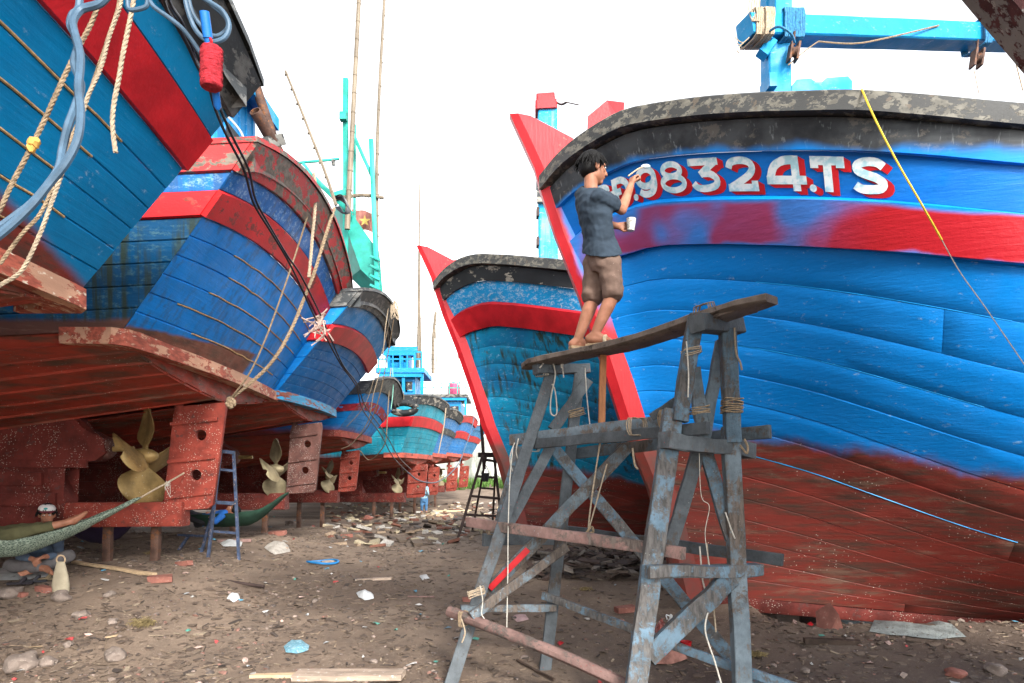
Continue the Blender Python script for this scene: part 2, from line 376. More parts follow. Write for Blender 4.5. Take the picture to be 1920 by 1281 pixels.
# ------------------------------------------------------------ ground
def terr(x, y):
    z = interp([(5.4, 0), (8.5, .30), (11, .40), (16, .36), (28, .10), (34, .3), (44, 1.05), (60, 1.3), (400, 1.3)], y)
    z += .27*sstep(-2.6, -4.2, x)*sstep(5.5, 7.5, y)*(1-sstep(11, 14, y))
    z += .17*sstep(1.4, 2.8, x)*sstep(4.0, 5.6, y)
    r = sstep(2.4, 3.3, x)*sstep(6.35, 7.0, y)*(1-sstep(10.2, 11.5, y))
    z = lerp(z, -.55-.05*(x-3), r) if r > 0 else z
    z += .035*mnoise.noise(Vector((x*.6, y*.6, 0)))+.018*mnoise.noise(Vector((x*2.1, y*2.1, 3)))+(.008*mnoise.noise(Vector((x*7, y*7, 5))) if y < 14 else 0)
    return z
def ground():
    def axis(a, b, c, fine, coarse, far):
        out = []; x = b[0]
        while x < b[1]: out.append(x); x += fine
        x = b[1]; st = fine
        while x < far: out.append(x); st = min(st*1.12, coarse); x += st
        x = b[0]; st = fine; pre = []
        while x > -far if a else x > c: st = min(st*1.12, coarse); x -= st; pre.append(x)
        return pre[::-1]+out
    xs = axis(True, (-5.5, 5.5), 0, .055, 40, 600); ys = axis(False, (2.6, 12), -12, .055, 40, 900)
    mb = MB(); nx = len(xs)
    mb.v = [(x, y, terr(x, y)) for y in ys for x in xs]
    mb.f = [(j*nx+i, j*nx+i+1, (j+1)*nx+i+1, (j+1)*nx+i) for j in range(len(ys)-1) for i in range(nx-1)]
    n = NT('yard_dirt'); v = n.P
    a = n.noise(v, .55, 6, .6); b = n.noise(v, 3.2, 8, .65, .3); f = n.noise(v, 26, 6, .75); g = n.noise(v, 90, 4, .7)
    c = n.mix(n.rng(a, .36, .62), (.128, .090, .065), (.225, .165, .120))
    c = n.mix(n.rng(b, .42, .66, 0, .45), c, (.105, .078, .060)); c = n.mix(n.rng(b, .60, .74, 0, .4), c, (.28, .215, .165))
    X, Y, Z = n.xyz(v)
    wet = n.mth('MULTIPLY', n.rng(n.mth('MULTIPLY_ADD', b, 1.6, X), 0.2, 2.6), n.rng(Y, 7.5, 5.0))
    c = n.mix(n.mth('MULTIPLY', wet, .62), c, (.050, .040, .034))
    c = n.mix(n.rng(f, .56, .70, 0, .6), c, (.34, .27, .20)); c = n.mix(n.rng(f, .44, .30, 0, .7), c, (.045, .033, .027))
    sp = n.vor(v, 38); c = n.mix(n.mth('MULTIPLY', n.rng(sp, .13, .08), n.rng(n.noise(v, 2.3, 4), .48, .58)), c, (.50, .44, .36))
    bp = n.bump(b, .6, .04); bp = n.bump(f, .8, .02, bp); bp = n.bump(g, .6, .006, bp)
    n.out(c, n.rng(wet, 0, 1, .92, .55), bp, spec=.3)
    mb.build('ground', n.m, kind='structure', ang=180)
ground()

# ------------------------------------------------------------ surface strips
def strip(name, fn, u0, u1, v0, v1, nu, nv, mat, parent, edge=-.012, proud=0.0, ev=.06, eu=None, sgn=1, label=None, kind=None):
    us = [lerp(u0, u1, i/nu) for i in range(nu+1)]
    if eu: us = [u0, u0+eu]+us[1:-1]+[u1-eu, u1]
    vv = [v0, lerp(v0, v1, ev)]+[lerp(v0, v1, i/nv) for i in range(1, nv)]+[lerp(v0, v1, 1-ev), v1]
    mb = MB(); U = len(us); V = len(vv); dv = (v1-v0)*.05; du = (u1-u0)*.01
    for i, u in enumerate(us):
        for j, v in enumerate(vv):
            p = Vector(fn(u, v)); tu = Vector(fn(min(u+du, 1), v))-Vector(fn(max(0, u-du), v)); tv = Vector(fn(u, v+dv))-Vector(fn(u, v-dv))
            n = tu.cross(tv); n = n.normalized()*sgn if n.length > 1e-9 else Vector((0, 0, 0))
            on = (j in (0, V-1)) or (eu and i in (0, U-1))
            wob = .003*mnoise.noise(p*3+Vector((v0*31, 0, 0)))
            mb.v.append(p+n*((edge if on else proud)+wob))
    for i in range(U-1):
        for j in range(V-1):
            q = (i*V+j, i*V+j+1, (i+1)*V+j+1, (i+1)*V+j)
            mb.f.append(q if sgn < 0 else q[::-1])
    return mb.build(name, mat, parent, label=label, ang=28, kind=kind)

# ------------------------------------------------------------ bow-on boats (right-hand row)
SHY = [(0, .03), (.26, .38), (.7, .93), (1.09, 1.32), (1.62, 1.76), (2.12, 2.05), (2.65, 2.2), (3.25, 2.3), (4.5, 2.4), (7.5, 2.4), (9.5, 2.2)]
SHZ = [(a, b-.065) for a, b in [(0, 4.86), (.26, 4.98), (.7, 5.03), (1.09, 4.93), (1.62, 4.75), (2.12, 4.60), (2.65, 4.48), (3.25, 4.36), (4.5, 4.2), (7.5, 4.1), (9.5, 4.25)]]
WALE = 1.06
class Bow:
    """hull surface; local frame origin at keel level below the sheer-stem point: x aft, y towards the camera, z up"""
    def __init__(s, zs=1.0, ys=1.0, len_=9.0): s.zs = zs; s.ys = ys; s.len = len_
    def stemx(s, z): return interp([(.40, 1.42), (1.48, 1.12), (2.22, .81), (3.30, .47), (4.44, 0.02), (4.9, -.10), (5.6, -.42)], z)
    def zk(s, x): return .40-.085*max(0, x-1.4)
    def sheer(s, l): return spl(SHY, l)*s.ys, spl(SHZ, l)
    def up(s, u, d):       # d metres below the sheer, u 0..1 aft
        u2 = u**1.35; l = u2*s.len
        ys, z = s.sheer(l)
        fl = lerp(.62, .16, sstep(0, 4.5, l))*min(1, ys/.8)
        t = d/WALE; y = ys-fl*(max(t,0)**1.15)*.75
        z = z-d
        x0 = s.stemx(z); x = lerp(x0, x0+l, 1) if l > 0 else x0
        x = s.stemx(z)*(1-sstep(0, 5, l))+l
        return Vector((x, max(y, .03), z))
    def low(s, u, v):      # v 0 keel .. 1 wale bottom
        u2 = u**1.35; l = u2*s.len
        Pt = s.up(u, WALE); zst = .40+(3.64-.40)*v
        xk = 1.42+l*(7.6/9.0)
        K = Vector((xk, .10, s.zk(xk)))
        f = sstep(.2, 6.5, l); h = Pt.z-K.z; vs_ = v; v = lerp(v, max(v, 0)**1.45, sstep(0, 4.5, l))
        # in-plane cubic
        c1 = Vector((lerp(K.x, Pt.x, .33), K.y+lerp(.30, .62, f)*(Pt.y-K.y)*lerp(.75, 1, f), K.z+h*lerp(.30, .16, f)))
        c2 = Vector((lerp(K.x, Pt.x, .66), K.y+lerp(.62, .97, f)*(Pt.y-K.y), K.z+h*lerp(.66, .42, f)))
        a = 1-v
        q = K*a**3+c1*(3*a*a*v)+c2*(3*a*v*v)+Pt*v**3
        stem = Vector((s.stemx(zst), .06, zst)); b = sstep(-.1, 1.9, l); b = b+(1-b)*max(0, min(1, vs_))**3
        return stem.lerp(q, b) if b < 1 else q
def bow_boat(name, label, org, mats, n_strakes=12, nu=46, post_mat=None, far=True, lettering=False, ys=1.0, group=None, shear=0, len_=9.0):
    B = Bow(ys=ys, len_=len_); root = thing(name, label, 'boat', org, group)
    O = Vector(org)
    W = lambda p: Vector((O.x+p.x+shear*(3.0-p.z), O.y-p.y, O.z+p.z))
    low = lambda u, v: W(B.low(u, v)); up = lambda u, d: W(B.up(u, d))
    rnd = random.Random(3)
    for k in range(n_strakes):
        v0 = (k/n_strakes)**1.0; v1 = (k+1)/n_strakes
        cuts = sorted([0]+([rnd.uniform(.62, .9)] if k % 2 else [rnd.uniform(.35, .6)] if k % 3 == 0 else [])+[1])
        for c0, c1 in zip(cuts, cuts[1:]):
            strip('plank', low, c0, c1, v0, v1, max(6, int(nu*(c1-c0))), 3, mats['hull'], root, edge=-.0045, proud=.0012*(k % 2), ev=.035, eu=.0012, sgn=1)
    strip('wale', up, 0, 1, WALE, .68, nu, 4, mats['wale'], root, edge=-.01, proud=.055, ev=.05)
    strip('name_strake', up, 0, 1, .68, .36, nu, 4, mats['panel'], root, edge=0, proud=0, ev=.05)
    strip('bulwark_strake', up, 0, 1, .36, .12, nu, 4, mats['bulwark'], root, edge=-.01, proud=.045, ev=.04)
    # cap rail: box section swept along the sheer
    mb = MB(); ring = [(.10, -.13), (.10, .015), (.085, .03), (-.10, .03), (-.10, -.13)]
    N = 70
    for i in range(N+1):
        u = i/N; p = up(u, 0); t = (up(min(1, u+.01), 0)-up(max(0, u-.01), 0)); t.z = 0; t.normalize(); nn = Vector((t.y, -t.x, 0))
        wv = .006*mnoise.noise(p*2.5)
        for (a, b) in ring: mb.v.append(p+nn*(a+wv)+Vector((0, 0, b+wv)))
    for i in range(N):
        for q in range(5): mb.f.append((i*5+q, i*5+(q+1) % 5, (i+1)*5+(q+1) % 5, (i+1)*5+q))
    mb.f.append((4, 3, 2, 1, 0)); mb.build('cap_rail', mats['cap'], root, ang=30)
    # far side, deck, transom
    if far:
        fl = lambda u, v: W(Vector((B.low(u, v).x, -B.low(u, v).y, B.low(u, v).z)))
        fu = lambda u, d: W(Vector((B.up(u, d).x, -B.up(u, d).y, B.up(u, d).z)))
        strip('far_side', fl, 0, 1, 0, 1, 36, 14, mats['hull'], root, edge=0, sgn=-1)
        strip('far_wale', fu, 0, 1, WALE, .68, 36, 2, mats['wale'], root, edge=-.01, proud=.05, sgn=-1)
        strip('far_bulwark', fu, 0, 1, .68, -.03, 36, 4, mats['bulwark'], root, edge=0, sgn=-1)
    mb = MB()
    for i in range(31):
        u = i/30; p = B.up(u, .40); mb.v.append(W(p)); mb.v.append(W(Vector((p.x, -p.y, p.z))))
    mb.f = [(2*i, 2*i+1, 2*i+3, 2*i+2) for i in range(30)]; mb.build('deck', M['dark_wood'], root)
    mb = MB(); pts = [B.low(1, i/10) for i in range(11)]+[B.up(1, d) for d in (.68, .36, 0)]
    mb.v = [W(p) for p in pts]+[W(Vector((p.x, -p.y, p.z))) for p in pts[::-1]]; mb.f = [tuple(range(len(mb.v)))]; mb.build('transom', mats['hull'], root)
    # stem post: chamfered timber following the rake, head above the rail
    mb = MB()
    zs = [.34, .9, 1.5, 2.2, 2.9, 3.6, 4.2, 4.7, 4.9, 5.2, 5.48]
    for z in zs:
        x = B.stemx(z); wd = lerp(.14, .10, (z-.34)/5); dep = .16 if z < 4.85 else interp([(4.85, .40), (5.1, .48), (5.3, .40), (5.48, .12)], z)
        zt = z
        for (a, b) in ((0, .55), (.09, 1), (dep+.1, 1.0), (dep+.1, -1.0), (.09, -1), (0, -.55)):
            zz = zt + (interp([(0, 0), (.6, -.12)], a) if z > 5.4 else 0)
            mb.v.append(W(Vector((x-.10+a, wd*b, zz))))
    m = 6
    for i in range(len(zs)-1):
        for q in range(m): mb.f.append((i*m+q, (i+1)*m+q, (i+1)*m+(q+1) % m, i*m+(q+1) % m))
    mb.f.append(tuple(range(m))); mb.f.append(tuple((len(zs)-1)*m+q for q in range(m))[::-1])
    mb.build('stem_post', mats['stem'], root, ang=25)
    mb = MB()      # keel
    pts = [(1.35, B.zk(1.4)+.03), (9.2, B.zk(9.2)+.03)]; kx = len_*.95
    mb.beam(W(Vector((1.36, 0, B.zk(1.36)-.03))), W(Vector((kx, 0, B.zk(kx)-.03))), .17, .22, n=12); mb.build('keel', M['keel_red'], root)
    return root, B, W, up, low

def bow_mats(p, blue, zl, seed, wale, bulk, cap, streak=0, wear=.1, stem=None, blue2=None, dirt=.2, patch=0):
    h = hull(p+'_hull_paint', blue, (1, 8, 24), z0=zl, kx=-.16, fuzz=.07, amp=.42, patch=patch, streak=streak, wear=wear, seed=seed, barn=.9, top2=blue2, dirt=dirt)
    return dict(hull=h, wale=wale, panel=h, bulwark=bulk, cap=cap, stem=stem)
# boat A materials ---------------------------------------------------------
def sprayed(name, base, top, zc, prof_seed, spray_amt):      # red sprayed unevenly over the blue wale
    n = NT(name); v = n.P; X, Y, Z = n.xyz(v)
    bl = n.mix(n.rng(n.noise(n.mul(v, (1, 1, 4)), 1.5, 4), .3, .7), sc(base, .85), sc(base, 1.2))
    # fraction across the band is carried by the vertex attribute 'band'
    at = n.t.nodes.new('ShaderNodeAttribute'); at.attribute_name = 'band'; f = at.outputs['Fac']
    n1 = n.noise(n.mul(v, (1, 1, 1)), 2.1, 3, .5); n2 = n.noise(n.mul(v, (.9, .9, .9), loc=(5, 1, 2)), 1.25, 2, .5)
    inner = n.mth('MULTIPLY', n.rng(n.mth('MULTIPLY_ADD', n1, .45, f), .30, .42), n.rng(n.mth('MULTIPLY_ADD', n2, .35, f), 1.02, .92))
    reg = n.mth('MAXIMUM', n.rng(n2, .40, .54, .15, 1), n.rng(X, 1.9, 2.5))
    k = n.mth('MULTIPLY', inner, reg)
    c = n.mix(n.mth('MULTIPLY', k, n.rng(X, 1.6, 2.5, .80, 1.0)), bl, top)
    c = n.mix(n.rng(n.noise(v, 9, 7, .75), .66, .72, 0, .5), c, (.12, .05, .05))
    bp = n.bump(n.noise(n.mul(v, (1, 6, 20)), 1.6, 5), .4, .012); bp = n.bump(n.noise(v, 26, 5, .7), .45, .006, bp)
    return n.out(c, .42, bp)
def bulwark_mat(name, base):
    n = NT(name); v = n.P
    at = n.t.nodes.new('ShaderNodeAttribute'); at.attribute_name = 'band'; f = at.outputs['Fac']
    X, Y, Z = n.xyz(v)
    bk = n.mix(n.rng(n.noise(v, 3, 6), .35, .65), (.014, .016, .019), (.055, .060, .064))
    bl = n.noise(n.mul(v, (1, 1, .35)), 1.8, 4, .5)
    wear = n.noise(n.mul(v, (1.6, 1.6, 2.4)), 3.2, 8, .72); reg = n.noise(v, .8, 2)
    bk = n.mix(n.mth('MULTIPLY', n.rng(wear, .55, .60), n.rng(reg, .45, .6, .0, .7)), bk, (.13, .115, .095))
    st = n.noise(n.mul(v, (9, 9, .4)), 3, 3, .6); bk = n.mix(n.rng(st, .60, .72, 0, .45), bk, (.26, .28, .28))
    th = n.mth('MULTIPLY_ADD', bl, .9, n.mth('MULTIPLY', n.rng(X, 2.2, 3.6), .25))
    c = n.mix(n.rng(n.mth('SUBTRACT', n.mth('ADD', f, .30), th), .22, -.10), bk, base)
    bp = n.bump(n.noise(n.mul(v, (1, 6, 20)), 1.5, 5), .3, .01); bp = n.bump(wear, .3, .004, bp)
    return n.out(c, .5, bp)
def stem_mat(name, base, z0=2.2, blue=True):
    n = NT(name); v = n.P; X, Y, Z = n.xyz(v)
    r = n.mix(n.rng(n.noise(v, 3, 5), .3, .7), (.38, .010, .016), (.52, .018, .024))
    r = n.mix(n.rng(n.noise(v, 7, 7, .75), .62, .68, 0, .7), r, (.25, .12, .09))
    ox = n.mix(n.rng(n.noise(v, 5, 7), .35, .65), (.22, .035, .025), (.12, .05, .04))
    c = n.mix(n.rng(n.mth('MULTIPLY_ADD', n.noise(v, 2.2, 4), .25, Z), z0, z0+.18), ox, r)
    if blue:
        d = n.mth('SUBTRACT', X, n.mth('MULTIPLY_ADD', n.mth('SUBTRACT', 4.44, Z), .375, .02)); d = n.mth('MULTIPLY_ADD', n.noise(v, 2.3, 3), .22, d)
        c = n.mix(n.mth('MULTIPLY', n.rng(d, .12, .20), n.mth('MULTIPLY', n.rng(Z, 4.75, 4.4, 0, .9), n.rng(Z, 3.1, 3.5))), c, base)
    return n.out(c, .45, n.bump(n.noise(n.mul(v, (6, 6, 1)), 5, 5), .35, .008))
def setband(root):
    for o in root.children:
        nm = o.name.split('.')[0]
        if nm in ('wale', 'bulwark_strake', 'far_wale'):
            me = o.data; V = 5 if nm == 'bulwark_strake' or nm == 'wale' else 3
            V = {'wale': 7, 'bulwark_strake': 7, 'far_wale': 5}[nm]-0
            at = me.attributes.new('band', 'FLOAT', 'POINT'); nn = len(me.vertices)
            V = [k for k in (nn//47, nn//37) if nn % k == 0 and k < 12][0]
            for i in range(nn): at.data[i].value = (i % V)/(V-1)
matsA = bow_mats('large_boat', BLUE, 2.30, 1, None, None, M['cap_peel'], wear=.02, dirt=.10, blue2=(.004, .20, .60))
matsA['wale'] = sprayed('sprayed_wale_paint', BLUE, (.42, .010, .018), 0, 0, 1); matsA['bulwark'] = bulwark_mat('black_bulwark_paint', BLUE)
matsA['panel'] = hull('name_strake_paint', (.004, .16, .56), (1, 8, 24), z0=-9, wear=0, dirt=.05)
matsA['stem'] = stem_mat('stem_paint', BLUE)
boatA, BA, WA, upA, lowA = bow_boat('fishing_boat', 'large freshly painted blue wooden boat with white registration number on its bow', (.44, 7.3, 0), matsA, 14, 46)
setband(boatA)
matsB = bow_mats('second_boat', (.008, .15, .33), 1.72, 5, M['red'], None, M['cap_peel'], streak=1.0, patch=.75, wear=.18, blue2=(.006, .24, .40), dirt=.35)
matsB['bulwark'] = M['black_paint']; matsB['stem'] = stem_mat('second_stem_paint', BLUE, 1.9, False)
matsB['panel'] = hull('flaked_name_paint', (.01, .26, .55), (3, 8, 8), z0=-9, wear=.62, wearcol=(.45, .55, .62), dirt=.3)
boatB, BB, WB, upB, lowB = bow_boat('fishing_boat', 'weathered teal blue wooden boat with red stripe and red stem behind the scaffold', (-1.28, 12.5, .35), matsB, 13, 40)
# ------------------------------------------------------------ stern-on boats (left-hand row)
class Stern:
    def __init__(s, Dc, hw, xl, zl, xt, zt, crown=.3, bulge=.1, yaw=0, zk=1.0, zcen=None, drop=.085, kb=.07, kc=.2, L=10):
        s.__dict__.update(locals()); s.rake = (xt-xl)
        s.zc0 = zl-.32 if zcen is None else zcen
        s.cy, s.sy = cos(yaw), sin(yaw)
    def W(s, x, y, z):       # x aft from transom base, y away from the camera
        return Vector((s.xl+x*s.cy-y*s.sy, s.Dc+x*s.sy+y*s.cy, z))
    def T(s, a, w):          # a -1..1 across, w 0..1 up
        zt = s.zt+s.crown*(1-a*a); z = s.zl+(zt-s.zl)*w
        x = s.rake*w+s.bulge*(1-a*a)
        return s.W(x, a*s.hw*(1+.02*w), z)
    def half(s, t): return s.hw*(1+.06*sstep(0, 4, t))*(1-max(0, (t-4)/(s.L-3.9))**3)
    def Sd(s, sg, t, w):
        zt = s.zt-s.drop*t+.006*t*t*2; z = lerp(s.zb(t), zt, w)
        zz = s.zl+(s.zt-s.zl)*w
        x = s.rake*w-t; hw = s.half(t)
        return s.W(x, sg*hw*(1+.02*w), z)
    def zb(s, t): return s.zl-s.kb*t
    def zc(s, t): return s.zc0-s.kc*t
    def Bt(s, sg, t, v):     # bottom, v 0 centre .. 1 chine
        hw = s.half(t); x = -t
        K = (.14, s.zc(t)); Pn = (hw, s.zb(t)); c1 = (.5*hw, lerp(K[1], Pn[1], .18)); c2 = (hw*.99, lerp(K[1], Pn[1], .55)-.10*sstep(0, 2, t))
        a = 1-v
        y = K[0]*a**3+3*c1[0]*a*a*v+3*c2[0]*a*v*v+Pn[0]*v**3; z = K[1]*a**3+3*c1[1]*a*a*v+3*c2[1]*a*v*v+Pn[1]*v**3
        return s.W(x, sg*y, z)
def stern_boat(label, B, mats, bands, nplank=7, seams=False, nside=5, nbot=7, group=None, rudder=None, prop=None, dead=True, caulk=None):
    root = thing('fishing_boat', label, 'boat', (B.xl, B.Dc, B.zk), group)
    rnd = random.Random(int(B.Dc*10))
    Hh = B.zt-B.zl
    ztop = lambda d: 1-d/Hh
    lowest = ztop(bands[-1][1])
    # transom planks
    for k in range(nplank):
        w0 = lowest*k/nplank; w1 = lowest*(k+1)/nplank
        strip('transom_plank', lambda u, v: B.T(lerp(-1, 1, u), v), 0, 1, w0, w1, 12, 2, mats['hull'], root, edge=-.012, proud=.004*rnd.random(), ev=.05, sgn=1)
        if seams and k:
            a0 = rnd.uniform(-.85, -.5); a1 = rnd.uniform(.55, .98)
            mb = MB(); mb.tube([B.T(lerp(a0, a1, i/14), w0)+Vector((.004, 0, rnd.uniform(-.008, .008))) for i in range(15)], .008, 5, 2); mb.build('caulking_seam', M['caulk'], root)
    # side planks
    for sg in (-1, 1):
        for k in range(nside if sg < 0 else 1):
            m = nside if sg < 0 else 1
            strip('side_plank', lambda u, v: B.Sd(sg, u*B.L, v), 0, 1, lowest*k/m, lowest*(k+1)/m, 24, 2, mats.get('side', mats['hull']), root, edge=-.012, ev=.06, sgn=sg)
        for k in range(nbot):
            strip('bottom_plank', lambda u, v: B.Bt(sg, u*B.L, v), 0, 1, k/nbot, (k+1)/nbot, 20, 2, mats['bottom'], root, edge=-.018, proud=.006*rnd.random(), ev=.05, sgn=-sg)
    # bands
    for (d0, d1, pr, mt, nm) in bands:
        w1, w0 = ztop(d0), ztop(d1)
        strip(nm, lambda u, v: B.T(lerp(-1.012, 1.012, u), v), 0, 1, w0, w1, 16, 2, mt, root, edge=-.01, proud=pr, ev=.04, eu=.004, sgn=1)
        for sg in (-1, 1):
            strip('side_'+nm, lambda u, v: B.Sd(sg, u*B.L, v), 0, 1, w0, w1, 24, 2, mt, root, edge=-.01, proud=pr, ev=.04, eu=.002, sgn=sg)
    # rail top closing (thickness of bulwark) and deck
    d0, d1, pr, mt, nm = bands[0]
    mb = MB(); path = [B.Sd(-1, t, 1) for t in [B.L*.98*(1-i/16) for i in range(17)]]+[B.T(lerp(-1, 1, i/14), 1) for i in range(1, 14)]+[B.Sd(1, t, 1) for t in [B.L*.98*i/16 for i in range(17)]]
    c = B.W(-4, 0, 0)
    for i, p in enumerate(path):
        t = path[min(i+1, len(path)-1)]-path[max(i-1, 0)]; t.z = 0; t.normalize(); nn = Vector((-t.y, t.x, 0))
        if nn.dot(Vector((p.x-c.x, p.y-c.y, 0))) < 0: nn = -nn
        for (a, b) in ((pr+.012, -.03), (pr+.012, .02), (-.10, .02), (-.10, -.25)): mb.v.append(p+nn*a+Vector((0, 0, b+.008*mnoise.noise(p*3))))
    for i in range(len(path)-1):
        for q in range(3): mb.f.append((i*4+q, i*4+q+1, (i+1)*4+q+1, (i+1)*4+q))
    mb.build('cap_rail', mats.get('cap', mt), root, ang=30)
    mb = MB()
    for i in range(17):
        t = .45+B.L*.9*i/16; a = B.Sd(-1, t, 1-.22/Hh); b = B.Sd(1, t, 1-.22/Hh); mb.v += [a, b]
    mb.f = [(2*i, 2*i+1, 2*i+3, 2*i+2) for i in range(16)]; mb.build('deck', M['dark_wood'], root)
    # ledge across the transom foot
    mb = MB(); hw = B.hw*1.02; o = .07; th = B.__dict__.get('lt', .14)
    n = 8
    poly = [(-.5, -hw+.02), (-.5, -hw-.05), (-.05, -hw-.05), (o*.75, -hw+.06)]+[(o+B.bulge*(1-a*a), a*hw*.96) for a in [lerp(-.95, .95, i/n) for i in range(n+1)]]+[(o*.75, hw-.06), (-.05, hw+.05), (-.5, hw+.05), (-.5, hw-.02), (-.2, hw-.1), (-.2, -hw+.1)]
    m = len(poly); vs = [B.W(x, y, B.zl-th) for x, y in poly]+[B.W(x, y, B.zl+.01+.01*mnoise.noise(Vector((x, y*2, 0)))) for x, y in poly]
    mb.add(vs, [(i, (i+1) % m, m+(i+1) % m, m+i) for i in range(m)])
    bm = bmesh.new(); vv = [bm.verts.new(v) for v in vs]
    f1 = bm.faces.new(vv[:m][::-1]); f2 = bm.faces.new(vv[m:]); bmesh.ops.triangulate(bm, faces=[f1, f2]); bm.verts.index_update()
    mb.f += [tuple(v.index for v in f.verts) for f in bm.faces]; bm.free()
    mb.build('stern_ledge', mats['ledge'], root, ang=30)
    mb = MB()      # panel under the ledge closing the counter
    N = 12
    for i in range(N+1):
        a = lerp(-1, 1, i/N); y = abs(a)
        zb = B.Bt(1, 0, 0).z if y < .05 else None
        # find bottom curve height at this y
        best = min((B.Bt(1, 0, k/40) for k in range(41)), key=lambda p: abs((p-B.W(0, 0, 0)).dot(Vector((-B.sy, B.cy, 0)))-y*B.hw))
        mb.v += [B.W(-.02, a*B.hw, best.z-.02), B.W(.0, a*B.hw, B.zl+.02)]
    mb.f = [(2*i, 2*i+2, 2*i+3, 2*i+1) for i in range(N)]; mb.build('counter_panel', mats['bottom'], root)
    if dead:
        zk = B.zk; zc = B.zc
        poly = [(-9.5, zk+.02), (-1.85, zk+.02), (-1.80, zk+.34), (-2.0, zk+.75), (-2.05, zk+.78), (-1.45, zk+.82), (-1.32, zk+.92), (-1.36, zk+1.1), (-1.6, zk+1.22), (-1.75, zc(1.75)+.1), (-9.5, zc(9.5)+.2)]
        mb = MB(); m = len(poly); t = .17
        vs = [B.W(x, -t*(.8 if x > -2 else 1), z) for x, z in poly]+[B.W(x, t*(.8 if x > -2 else 1), z) for x, z in poly]
        bm = bmesh.new(); vv = [bm.verts.new(v) for v in vs]
        fa = bm.faces.new(vv[:m]); fb = bm.faces.new(vv[m:][::-1])
        for i in range(m): bm.faces.new((vv[i], vv[m+i], vv[m+(i+1) % m], vv[(i+1) % m]))
        bmesh.ops.triangulate(bm, faces=[fa, fb]); bm.verts.index_update()
        mb.v = [tuple(v.co) for v in bm.verts]; mb.f = [tuple(v.index for v in f.verts) for f in bm.faces]; bm.free()
        mb.build('deadwood', M['keel_red'], root, smooth=False)
        for zz, x1 in ((.36, -1.86), (.62, -2.02), (.80, -1.50)):       # raised edges of the built-up timbers
            mb = MB(); mb.beam(B.W(-8, -.19, zk+zz), B.W(x1-.03, -.165, zk+zz-.02), .05, .16 if zz < .7 else .1, j=.006, n=12); mb.build('keel_timber', M['keel_red'], root)
        mb = MB(); mb.beam(B.W(-8, 0, zk+.14), B.W(-.42, 0, zk+.16), .26, .30, j=.004, n=14); mb.build('keel', M['rudder_red'] if B.Dc < 10 else M['keel_red'], root)
        mb = MB(); mb.lathe([(.13, -.15), (.13, .05), (.11, .08), (.06, .1)], B.W(-1.40, 0, zk+.97), (B.cy, B.sy, 0), 14); mb.build('shaft_bearing', M['rudder_brown'], root)
        mb = MB(); mb.tube([B.W(-1.6, 0, zk+.97), B.W(-1.05, 0, zk+.97)], .035, 8, smooth=False); mb.build('propeller_shaft', M['bronze'], root)
    if rudder:
        x0, x1, z0, z1, tilt, mt, holes = rudder
        w_ = x1-x0; h_ = z1-z0; yy = rudder_y = B.__dict__.get('ry', 0)
        poly = [(0, .02), (.02, 0), (w_*.82, .03), (w_*.9, .08), (w_, h_*.95), (w_-.02, h_), (w_*.12, h_*.96), (.02+tilt*.2, h_*.9)]
        poly = [(x+tilt*z/h_, z) for x, z in poly]
        hl = [(w_*.55+tilt*.35, h_*.33, .068*h_/1.35*1.1), (w_*.58+tilt*.75, h_*.70, .068*h_/1.35*1.1)]
        o = B.W(x0, yy-.0, z0)
        r = plate(poly, hl, o, (B.cy, B.sy, 0), (0, 0, 1), .06, 'rudder', mt, root)
        for f in (.12, .45, .80) if h_ > 1 else (.3, .7):
            mb = MB(); s = -1
            for s in (-1, 1): mb.beam(o+(B.W(1, 0, 0)-B.W(0, 0, 0))*(.02+tilt*f)+Vector((0, s*.045, h_*f)), o+(B.W(1, 0, 0)-B.W(0, 0, 0))*(w_*.9+tilt*f)+Vector((0, s*.045, h_*(f+.05))), .05, .045, j=.002)
            b = mb.build('rudder_rib', mt, root); b.parent = r; b.matrix_parent_inverse = Matrix()
        mb = MB(); mb.tube([o+Vector((.08+tilt, 0, h_*.85)), o+Vector((.10+tilt, 0, h_+.55))], .055, 10, smooth=False)
        mb.box(o+Vector((.1+tilt, 0, h_+.06)), (.22, .16, .10)); mb.build('rudder_stock', mt, root)
    if prop:
        xh, zh, R, ang, mt = prop
        propeller(root, B.W(xh, 0, zh), Vector((B.cy, B.sy, 0)), R, ang, mt)
    return root
